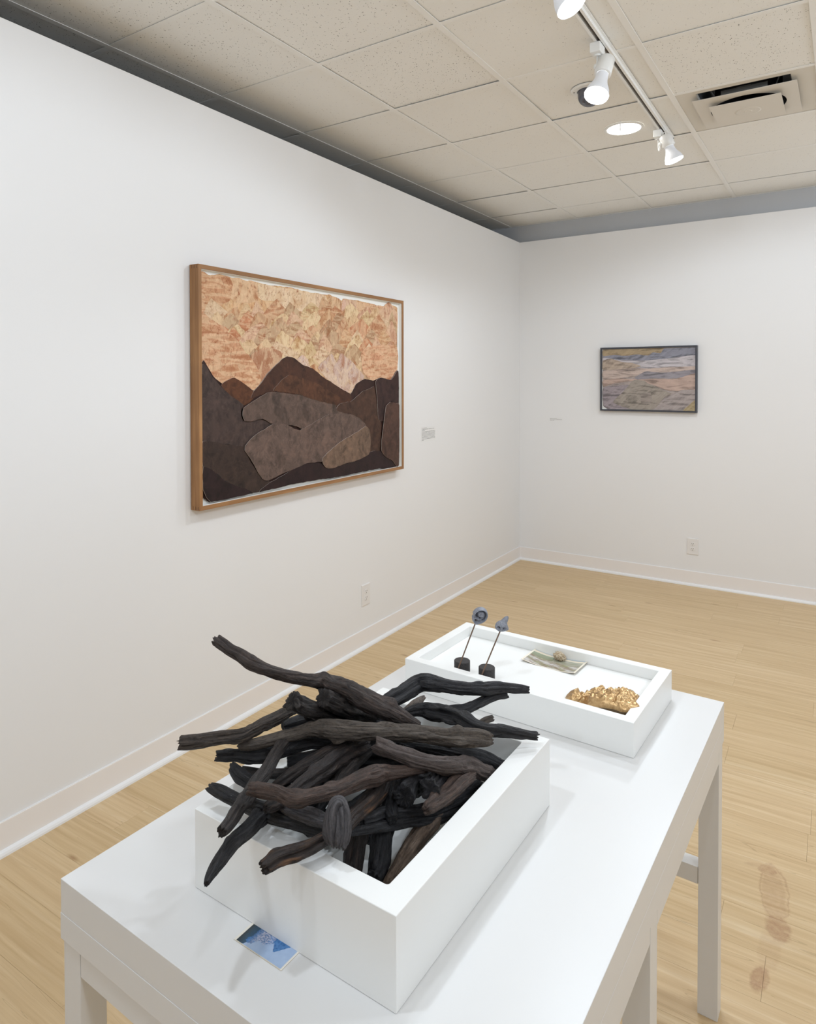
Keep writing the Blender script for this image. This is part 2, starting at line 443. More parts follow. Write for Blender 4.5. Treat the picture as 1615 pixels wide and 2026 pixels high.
STICKS=[
('umber', 0.55, [(1.4058, -4.9054, 1.13, 0.0112), (1.4267, -4.9051, 1.124, 0.0111), (1.4436, -4.9039, 1.1188, 0.0106), (1.4613, -4.8987, 1.1126, 0.0115), (1.4834, -4.9006, 1.1062, 0.0132), (1.5017, -4.8966, 1.0998, 0.0117), (1.5144, -4.888, 1.0942, 0.0108), (1.5376, -4.8671, 1.0829, 0.0104), (1.558, -4.8396, 1.0713, 0.0115), (1.569, -4.8214, 1.0644, 0.0134), (1.5776, -4.8057, 1.0588, 0.0167), (1.5927, -4.7949, 1.0518, 0.0158), (1.6106, -4.7817, 1.0428, 0.0172), (1.6337, -4.7709, 1.0322, 0.0186), (1.6537, -4.7639, 1.0233, 0.019), (1.6747, -4.7571, 1.014, 0.0175), (1.6968, -4.7472, 1.0037, 0.0156), (1.717, -4.738, 0.9942, 0.0119), (1.7355, -4.7261, 0.985, 0.0073)], 'long dark brown branch reaching highest to the upper left over the baseboard'),
('grey_brown', 0.5, [(1.452, -5.0296, 1.01, 0.011), (1.4605, -5.0209, 1.0094, 0.0114), (1.475, -5.0011, 1.0082, 0.0115), (1.4933, -4.9762, 1.0067, 0.0103), (1.5157, -4.9523, 1.0052, 0.0108), (1.5196, -4.9295, 1.0043, 0.0114), (1.5198, -4.9021, 1.0033, 0.0116), (1.5221, -4.8746, 1.0023, 0.0114), (1.5209, -4.8489, 1.0014, 0.0111), (1.5203, -4.8243, 1.0007, 0.0104), (1.5256, -4.8075, 1.0, 0.0095)], 'branch whose blunt tip reaches farthest left over the wooden floor'),
('taupe', 0.35, [(1.5075, -4.9515, 0.985, 0.007), (1.5225, -4.9425, 0.9862, 0.0087), (1.5349, -4.9295, 0.9875, 0.0096), (1.5547, -4.9039, 0.9897, 0.0106), (1.5748, -4.8778, 0.992, 0.0111), (1.5865, -4.8573, 0.9935, 0.0125), (1.6021, -4.8441, 0.9949, 0.0153), (1.6279, -4.8336, 0.9967, 0.017), (1.6596, -4.8241, 0.9988, 0.0164), (1.6874, -4.8082, 0.9979, 0.015), (1.7095, -4.7871, 0.9932, 0.0147), (1.7289, -4.7695, 0.9891, 0.0152), (1.7497, -4.7503, 0.9848, 0.0157), (1.7707, -4.7311, 0.9805, 0.0157), (1.7918, -4.7117, 0.9762, 0.0162), (1.8105, -4.6929, 0.9724, 0.0168), (1.8294, -4.6763, 0.9686, 0.0164), (1.8426, -4.6662, 0.9661, 0.0137), (1.8486, -4.6619, 0.965, 0.0091)], 'thick grey-brown branch lying level across the top of the pile, rounded right end'),
('black_brown', 0.3, [(1.574, -4.8885, 1.055, 0.0176), (1.5766, -4.8755, 1.0443, 0.016), (1.5804, -4.8581, 1.0302, 0.0152), (1.583, -4.8302, 1.0122, 0.0155), (1.5857, -4.8013, 0.9944, 0.0149), (1.5885, -4.7586, 0.9707, 0.0134), (1.5906, -4.7292, 0.955, 0.0117)], 'short thick black log with hollow cut end facing out, left of its twin'),
('black_brown', 0.2, [(1.5993, -4.833, 1.045, 0.0163), (1.6018, -4.8129, 1.0313, 0.0174), (1.6049, -4.7928, 1.0176, 0.0176), (1.6097, -4.7553, 0.9942, 0.0171), (1.6159, -4.7144, 0.9694, 0.0146), (1.6221, -4.6709, 0.945, 0.012)], 'thick black log with round cut end tucked under the highest branch'),
('char_grey', 0.4, [(1.6223, -4.6854, 0.975, 0.0128), (1.6313, -4.663, 0.9804, 0.016), (1.6416, -4.638, 0.9863, 0.0171), (1.6486, -4.6145, 0.9913, 0.0189), (1.6566, -4.596, 0.9956, 0.0185), (1.6734, -4.5902, 0.9996, 0.0174), (1.693, -4.5834, 0.9986, 0.0153), (1.7136, -4.5767, 0.997, 0.0132), (1.7475, -4.5608, 0.9942, 0.0122), (1.7774, -4.537, 0.9915, 0.0132), (1.7951, -4.5152, 0.9896, 0.0118), (1.807, -4.5045, 0.9885, 0.0102), (1.8278, -4.4889, 0.9866, 0.0092), (1.8471, -4.4803, 0.985, 0.0077)], 'black branch humped at left, pointing right above the tray edge, uppermost at the right'),
('char_grey', 0.45, [(1.7215, -4.604, 0.955, 0.01), (1.7364, -4.5898, 0.9582, 0.0105), (1.7553, -4.5785, 0.9616, 0.0105), (1.77, -4.5518, 0.9658, 0.0101), (1.7849, -4.5243, 0.97, 0.0087), (1.7972, -4.5123, 0.9725, 0.0067), (1.8104, -4.5022, 0.975, 0.0061)], 'thin black branch rising to the right just below the humped one'),
('char', 0.5, [(1.6674, -4.6609, 0.965, 0.0069), (1.6765, -4.6453, 0.965, 0.0109), (1.6894, -4.6321, 0.965, 0.0139), (1.7084, -4.6295, 0.965, 0.0168), (1.7321, -4.6238, 0.965, 0.0157), (1.7601, -4.6247, 0.965, 0.015), (1.7841, -4.6299, 0.965, 0.0153), (1.8054, -4.6303, 0.9624, 0.0142), (1.8241, -4.6216, 0.9581, 0.0123), (1.8391, -4.6071, 0.9542, 0.0119), (1.8557, -4.5935, 0.95, 0.0105), (1.8742, -4.5773, 0.9453, 0.0091), (1.8876, -4.5678, 0.9421, 0.0086), (1.8963, -4.5618, 0.94, 0.0081)], 'black branch whose ragged tip rests on the far right corner of the box rim'),
('pale', 0.3, [(1.6373, -4.6196, 0.94, 0.0082), (1.6424, -4.6044, 0.9444, 0.0088), (1.6466, -4.5873, 0.9491, 0.0093), (1.6502, -4.5749, 0.9525, 0.0068), (1.6534, -4.5659, 0.955, 0.0042)], 'pale weathered splinter showing beneath the humped black branch'),
('taupe', 0.5, [(1.7702, -4.5729, 0.925, 0.006), (1.7753, -4.5561, 0.928, 0.007), (1.7806, -4.539, 0.9297, 0.0071), (1.791, -4.5281, 0.932, 0.0061)], 'small dark stub end peeping up behind the branch on the rim'),
('char_grey', 0.15, [(1.7052, -4.7469, 0.955, 0.0101), (1.7239, -4.7246, 0.9458, 0.0111), (1.7501, -4.6943, 0.9332, 0.0126), (1.7684, -4.6713, 0.9243, 0.0131), (1.789, -4.6502, 0.915, 0.0137), (1.8107, -4.6304, 0.9057, 0.0132), (1.8303, -4.617, 0.8978, 0.0123), (1.8503, -4.612, 0.8902, 0.0113), (1.8523, -4.6136, 0.885, 0.0093)], 'smooth black branch curving down inside the far right wall of the box'),
('brown', 0.6, [(1.7206, -4.8447, 1.0, 0.0127), (1.7328, -4.8416, 0.997, 0.0131), (1.7472, -4.8374, 0.9934, 0.0118), (1.7659, -4.8293, 0.9885, 0.0122), (1.7936, -4.8151, 0.9809, 0.0126), (1.8162, -4.792, 0.9701, 0.0139), (1.8246, -4.7498, 0.95, 0.0156), (1.8332, -4.7186, 0.9378, 0.0168), (1.8437, -4.6895, 0.918, 0.0152), (1.8483, -4.6676, 0.9049, 0.0118), (1.8514, -4.6515, 0.895, 0.0091)], 'brown split branch curving down to the right wall, just below the level one'),
('warm_brown', 0.6, [(1.6416, -5.0631, 1.01, 0.0082), (1.6498, -5.0569, 1.0081, 0.0101), (1.6589, -5.0515, 1.0061, 0.0104), (1.6755, -5.0391, 1.0022, 0.0105), (1.6881, -5.0333, 0.9996, 0.0112), (1.6987, -5.0297, 0.9976, 0.0126), (1.7063, -5.0205, 0.9954, 0.0119), (1.7116, -5.0084, 0.9932, 0.0105), (1.7213, -4.9832, 0.9888, 0.0111), (1.7312, -4.956, 0.9844, 0.0116), (1.736, -4.9296, 0.9814, 0.013), (1.7399, -4.9077, 0.979, 0.0152), (1.7465, -4.8888, 0.9767, 0.0162), (1.7523, -4.8726, 0.9748, 0.0131), (1.7613, -4.8593, 0.9728, 0.0107), (1.7739, -4.8423, 0.9701, 0.0095), (1.7865, -4.8212, 0.9672, 0.0084), (1.7956, -4.8035, 0.965, 0.0076)], 'brown grooved branch crossing the left front of the pile with a knot at its bend'),
('black_brown', 0.45, [(1.5677, -4.9028, 0.985, 0.0087), (1.5735, -4.9183, 0.985, 0.0099), (1.5859, -4.9494, 0.985, 0.0109), (1.6015, -4.983, 0.985, 0.0118), (1.6125, -5.0184, 0.985, 0.0118), (1.6232, -5.0499, 0.985, 0.0107), (1.6356, -5.0808, 0.985, 0.01), (1.647, -5.1087, 0.985, 0.0089), (1.6516, -5.1264, 0.985, 0.0081)], 'straight dark branch slanting down to the lower left above the box rim'),
('char', 0.4, [(1.6021, -4.919, 0.925, 0.0102), (1.6194, -4.9814, 0.9378, 0.0105), (1.6308, -5.0201, 0.9462, 0.0117), (1.6384, -5.0498, 0.9496, 0.0121), (1.64, -5.0681, 0.9489, 0.0119), (1.6401, -5.0866, 0.9482, 0.0114), (1.6438, -5.106, 0.9475, 0.0108), (1.6493, -5.1245, 0.9468, 0.0099), (1.656, -5.1437, 0.946, 0.0086), (1.6618, -5.1572, 0.9455, 0.0065), (1.6686, -5.1686, 0.945, 0.004)], 'black branch hanging lowest over the front left corner of the white box'),
('char', 0.35, [(1.5223, -5.0311, 0.958, 0.0069), (1.5331, -5.0303, 0.957, 0.0097), (1.5476, -5.0277, 0.9556, 0.0109), (1.574, -5.0261, 0.953, 0.0108), (1.6075, -5.0224, 0.9497, 0.0118), (1.6434, -5.0156, 0.9458, 0.0124), (1.6678, -5.0074, 0.943, 0.0123), (1.6917, -4.9978, 0.94, 0.013), (1.7137, -4.9899, 0.9373, 0.013), (1.7326, -4.9832, 0.935, 0.0114)], 'black branch with a ragged tip poking out over the left rim toward the table'),
('char', 0.3, [(1.5074, -4.9658, 0.955, 0.0077), (1.5187, -4.9687, 0.9521, 0.0103), (1.5335, -4.9704, 0.9481, 0.0114), (1.552, -4.968, 0.9426, 0.0114), (1.5697, -4.9639, 0.9371, 0.01), (1.5908, -4.9563, 0.93, 0.0092)], 'short black wedge-ended branch just above the left rim'),
('black_brown', 0.3, [(1.4987, -4.9335, 0.935, 0.0031), (1.5145, -4.9311, 0.9344, 0.0053), (1.5361, -4.9261, 0.9334, 0.0074), (1.5574, -4.9136, 0.9323, 0.0083), (1.5725, -4.8981, 0.9312, 0.0088), (1.5891, -4.8774, 0.93, 0.0088)], 'thin dark branch behind the wedge-ended one'),
('char', 0.35, [(1.4727, -4.9688, 0.965, 0.0087), (1.4836, -4.9604, 0.9644, 0.01), (1.4966, -4.9505, 0.9637, 0.0105), (1.5247, -4.9351, 0.9624, 0.0109), (1.5393, -4.918, 0.9615, 0.0114), (1.5517, -4.8836, 0.96, 0.0125), (1.563, -4.8601, 0.959, 0.0126), (1.5815, -4.8331, 0.9577, 0.0128), (1.6051, -4.8086, 0.9564, 0.0129), (1.6319, -4.7861, 0.955, 0.012)], 'black branch below the leftmost tip, level with the far left corner of the rim'),
('char_grey', 0.25, [(1.5482, -4.8719, 0.9318, 0.0108), (1.5584, -4.8618, 0.9323, 0.0113), (1.5742, -4.8429, 0.9324, 0.0114), (1.5889, -4.8206, 0.932, 0.011), (1.6022, -4.7927, 0.925, 0.0102)], 'black branch with a squared cut end inside the left wall of the box'),
('char_brown', 0.4, [(1.5935, -4.9592, 0.945, 0.0058), (1.5968, -4.9469, 0.9467, 0.0092), (1.5998, -4.929, 0.9489, 0.011), (1.6045, -4.9113, 0.9513, 0.012), (1.6115, -4.8878, 0.9543, 0.0121), (1.6201, -4.8597, 0.9578, 0.0119), (1.6308, -4.8331, 0.9613, 0.0116), (1.647, -4.8068, 0.965, 0.0108)], 'dark brown branch slanting up to the right under the level one'),
('char_brown', 0.4, [(1.6541, -5.0402, 0.972, 0.006), (1.6559, -5.0267, 0.9709, 0.0092), (1.6562, -5.0091, 0.9695, 0.0104), (1.6548, -4.9854, 0.9678, 0.0114), (1.6514, -4.9511, 0.9656, 0.013), (1.6509, -4.9185, 0.9634, 0.0141), (1.6525, -4.8868, 0.9613, 0.0153), (1.6512, -4.8499, 0.9591, 0.0157), (1.6521, -4.8139, 0.957, 0.0152), (1.6572, -4.7821, 0.955, 0.0137)], 'dark brown branch passing under the knotted brown one, broken golden-flecked end at lower left'),
('grey', 0.5, [(1.6603, -5.0091, 0.96, 0.0069), (1.6744, -5.0078, 0.9603, 0.0088), (1.6904, -5.0067, 0.9606, 0.0107), (1.7177, -5.0042, 0.9612, 0.0117), (1.7377, -5.0018, 0.9616, 0.0104), (1.7553, -4.9966, 0.962, 0.0082)], 'grey branch bridging from the lower left to the hanging grey hook'),
('grey', 0.35, [(1.7708, -5.0265, 0.955, 0.0086), (1.7666, -5.0245, 0.9668, 0.0104), (1.7627, -5.0206, 0.9815, 0.0101), (1.7611, -5.016, 0.9938, 0.0084), (1.7608, -5.0085, 0.9986, 0.0084), (1.7627, -5.0014, 0.9948, 0.0096), (1.7702, -5.0053, 0.9854, 0.0117), (1.7774, -5.0137, 0.9719, 0.0123), (1.7805, -5.0203, 0.9623, 0.0115), (1.7818, -5.0256, 0.955, 0.0089)], 'stubby ash grey forked piece hanging like a hook over the front of the pile'),
('rust', 0.45, [(1.7106, -5.1066, 0.945, 0.0093), (1.7133, -5.0955, 0.9457, 0.0105), (1.7161, -5.0841, 0.9464, 0.0109), (1.7214, -5.0723, 0.9472, 0.011), (1.7282, -5.0619, 0.9479, 0.0114), (1.7393, -5.0432, 0.9492, 0.0108), (1.7476, -5.0202, 0.9494, 0.0099), (1.7532, -5.0, 0.9482, 0.0096), (1.7548, -4.9749, 0.9469, 0.011), (1.7505, -4.9471, 0.9456, 0.012), (1.7488, -4.9205, 0.9442, 0.0135), (1.7468, -4.8923, 0.9426, 0.0154), (1.7414, -4.8638, 0.9411, 0.0149), (1.7351, -4.8422, 0.94, 0.0118)], 'rust-tinged charred branch jutting over the middle of the front rim'),
('char_grey', 0.35, [(1.7448, -4.9615, 0.925, 0.0054), (1.7493, -4.9481, 0.9215, 0.0066), (1.7607, -4.9155, 0.9129, 0.0075), (1.7758, -4.8776, 0.9031, 0.0077), (1.7882, -4.8484, 0.8956, 0.0078), (1.8014, -4.8204, 0.8883, 0.0087), (1.8137, -4.7875, 0.8807, 0.0085), (1.8234, -4.7492, 0.8731, 0.0082), (1.8302, -4.7025, 0.865, 0.008)], 'thin black branch lowest across the front right corner of the box'),
('char_grey', 0.4, [(1.7468, -4.9232, 0.925, 0.0087), (1.752, -4.9042, 0.9214, 0.0104), (1.759, -4.8829, 0.9172, 0.0109), (1.7785, -4.8497, 0.9095, 0.0099), (1.7939, -4.824, 0.9036, 0.01), (1.8072, -4.7949, 0.8978, 0.0114), (1.816, -4.7539, 0.8915, 0.0121), (1.825, -4.7119, 0.8852, 0.012), (1.8308, -4.6727, 0.88, 0.0109)], 'black glossy branch lying just behind the lowest thin one'),
('warm_brown', 0.55, [(1.8355, -4.8762, 0.945, 0.0071), (1.8354, -4.865, 0.9438, 0.0103), (1.8355, -4.8458, 0.9418, 0.0116), (1.8356, -4.8242, 0.9395, 0.0122), (1.837, -4.8007, 0.9371, 0.0137), (1.8389, -4.772, 0.9358, 0.0148), (1.8406, -4.749, 0.933, 0.012), (1.8432, -4.7291, 0.9306, 0.0096)], 'short brown hollowed branch with an orange core near the right wall of the box'),
('charcut', 1.0, [(1.821, -4.8365, 0.955, 0.0163), (1.8124, -4.8111, 0.9453, 0.015), (1.8004, -4.7685, 0.9357, 0.0147), (1.7875, -4.7169, 0.9091, 0.0135), (1.776, -4.6658, 0.89, 0.0122)], 'black log with a crescent-shaped cut end facing out'),
('charcut', 0.3, [(1.7854, -4.8592, 0.94, 0.0195), (1.7724, -4.8255, 0.942, 0.021), (1.7567, -4.7831, 0.9105, 0.0201), (1.7384, -4.7313, 0.8913, 0.0173), (1.7204, -4.6724, 0.87, 0.0144)], 'widest round black cut end, left of the crescent one'),
('charcut', 0.3, [(1.7894, -4.8703, 0.965, 0.0048), (1.7858, -4.8505, 0.958, 0.0074), (1.7824, -4.829, 0.9504, 0.0083), (1.7789, -4.8, 0.94, 0.0077)], 'small knob of charred wood on top of the widest cut end'),
('char_brown', 0.5, [(1.7321, -4.9136, 0.9, 0.0153), (1.732, -4.9163, 0.8852, 0.0164), (1.7315, -4.9197, 0.8668, 0.0168), (1.7304, -4.9238, 0.8445, 0.016), (1.7285, -4.9281, 0.8276, 0.0151), (1.7273, -4.9319, 0.8268, 0.0143)], 'upright black slab of wood at the left against the inner front wall'),
('char_grey', 0.5, [(1.7463, -4.8639, 0.89, 0.0157), (1.7496, -4.8704, 0.8781, 0.0169), (1.7541, -4.8816, 0.8572, 0.0179), (1.7574, -4.8925, 0.8363, 0.0169), (1.7589, -4.9019, 0.8277, 0.0152), (1.7593, -4.9112, 0.826, 0.0135)], 'upright black slab of wood second from the left against the inner front wall'),
('pale_brown', 0.25, [(1.8046, -4.7902, 0.885, 0.0128), (1.8016, -4.8091, 0.8754, 0.0151), (1.7961, -4.8262, 0.866, 0.0158), (1.7912, -4.8471, 0.8544, 0.0156), (1.788, -4.8638, 0.8449, 0.0146), (1.7855, -4.8811, 0.8347, 0.0128), (1.7836, -4.8989, 0.8239, 0.0111), (1.7833, -4.9128, 0.8219, 0.0094)], 'light brown branch standing in the front right corner of the box'),
('charb', 0.3, [(1.555, -4.6972, 0.95, 0.0131), (1.5798, -4.6887, 0.9511, 0.016), (1.6202, -4.6947, 0.9525, 0.0167), (1.6591, -4.7006, 0.9539, 0.0135), (1.6884, -4.7022, 0.955, 0.0095)], 'blue-black piece wedged between the highest and the level branch'),
('charb', 0.3, [(1.4892, -4.8178, 0.955, 0.0086), (1.4965, -4.7972, 0.9541, 0.0121), (1.5065, -4.7717, 0.9529, 0.0128), (1.5283, -4.7521, 0.9516, 0.0128), (1.5601, -4.7371, 0.95, 0.0118)], 'dark piece under the two cut logs at the left'),
('black_brown', 0.4, [(1.6879, -4.9256, 0.94, 0.0089), (1.6783, -4.9011, 0.9409, 0.0108), (1.6704, -4.874, 0.9418, 0.0128), (1.6633, -4.8413, 0.9429, 0.0131), (1.6591, -4.8085, 0.9439, 0.0126), (1.6582, -4.7756, 0.945, 0.0119)], 'dark brown branch behind the knotted brown one, slanting up to the middle'),
('charb', 0.3, [(1.7824, -4.8879, 0.92, 0.0088), (1.7655, -4.8706, 0.9211, 0.0131), (1.7485, -4.8443, 0.9225, 0.0143), (1.7348, -4.8167, 0.9237, 0.0138), (1.7248, -4.7865, 0.925, 0.0124)], 'black branch in the shadow left of the widest cut end'),
('charb', 0.3, [(1.6199, -4.8876, 0.88, 0.0156), (1.6076, -4.8444, 0.88, 0.0188), (1.5982, -4.7954, 0.88, 0.0205), (1.5881, -4.7425, 0.88, 0.0203), (1.5868, -4.6902, 0.88, 0.018)], 'black branch deep in the shadow of the left half of the box'),
('charb', 0.3, [(1.6378, -4.8826, 0.84, 0.0129), (1.6425, -4.8315, 0.84, 0.016), (1.6475, -4.7768, 0.84, 0.0175), (1.661, -4.7128, 0.84, 0.0182), (1.6838, -4.6385, 0.84, 0.0179), (1.7041, -4.5746, 0.84, 0.0154)], 'black branch deep in the shadow of the middle of the box'),
('charb', 0.3, [(1.5662, -4.7647, 0.85, 0.0169), (1.5694, -4.7242, 0.85, 0.019), (1.587, -4.6906, 0.85, 0.019), (1.6486, -4.6571, 0.85, 0.0179), (1.7088, -4.6222, 0.85, 0.0169), (1.7732, -4.597, 0.85, 0.0138)], 'black branch deep in the shadow under the brown split branch'),
('charb', 0.3, [(1.5912, -4.7303, 0.885, 0.0175), (1.6378, -4.6948, 0.8825, 0.0195), (1.6918, -4.6711, 0.88, 0.0194), (1.7561, -4.6682, 0.8773, 0.018), (1.8097, -4.6709, 0.875, 0.0138)], 'black branch deep in the shadow beside the short brown hollowed one'),
('charb', 0.3, [(1.564, -4.7632, 0.905, 0.0146), (1.5896, -4.7279, 0.905, 0.0176), (1.6407, -4.6991, 0.905, 0.0175), (1.6933, -4.6736, 0.905, 0.0155)], 'black branch deep in the shadow right beneath the level one'),
('charb', 0.3, [(1.5593, -4.8648, 0.855, 0.0128), (1.5797, -4.8666, 0.855, 0.0152), (1.6288, -4.8712, 0.855, 0.0157), (1.6796, -4.8668, 0.855, 0.0137), (1.724, -4.8563, 0.855, 0.0109)], 'black branch deep in the shadow behind the grey hook')]

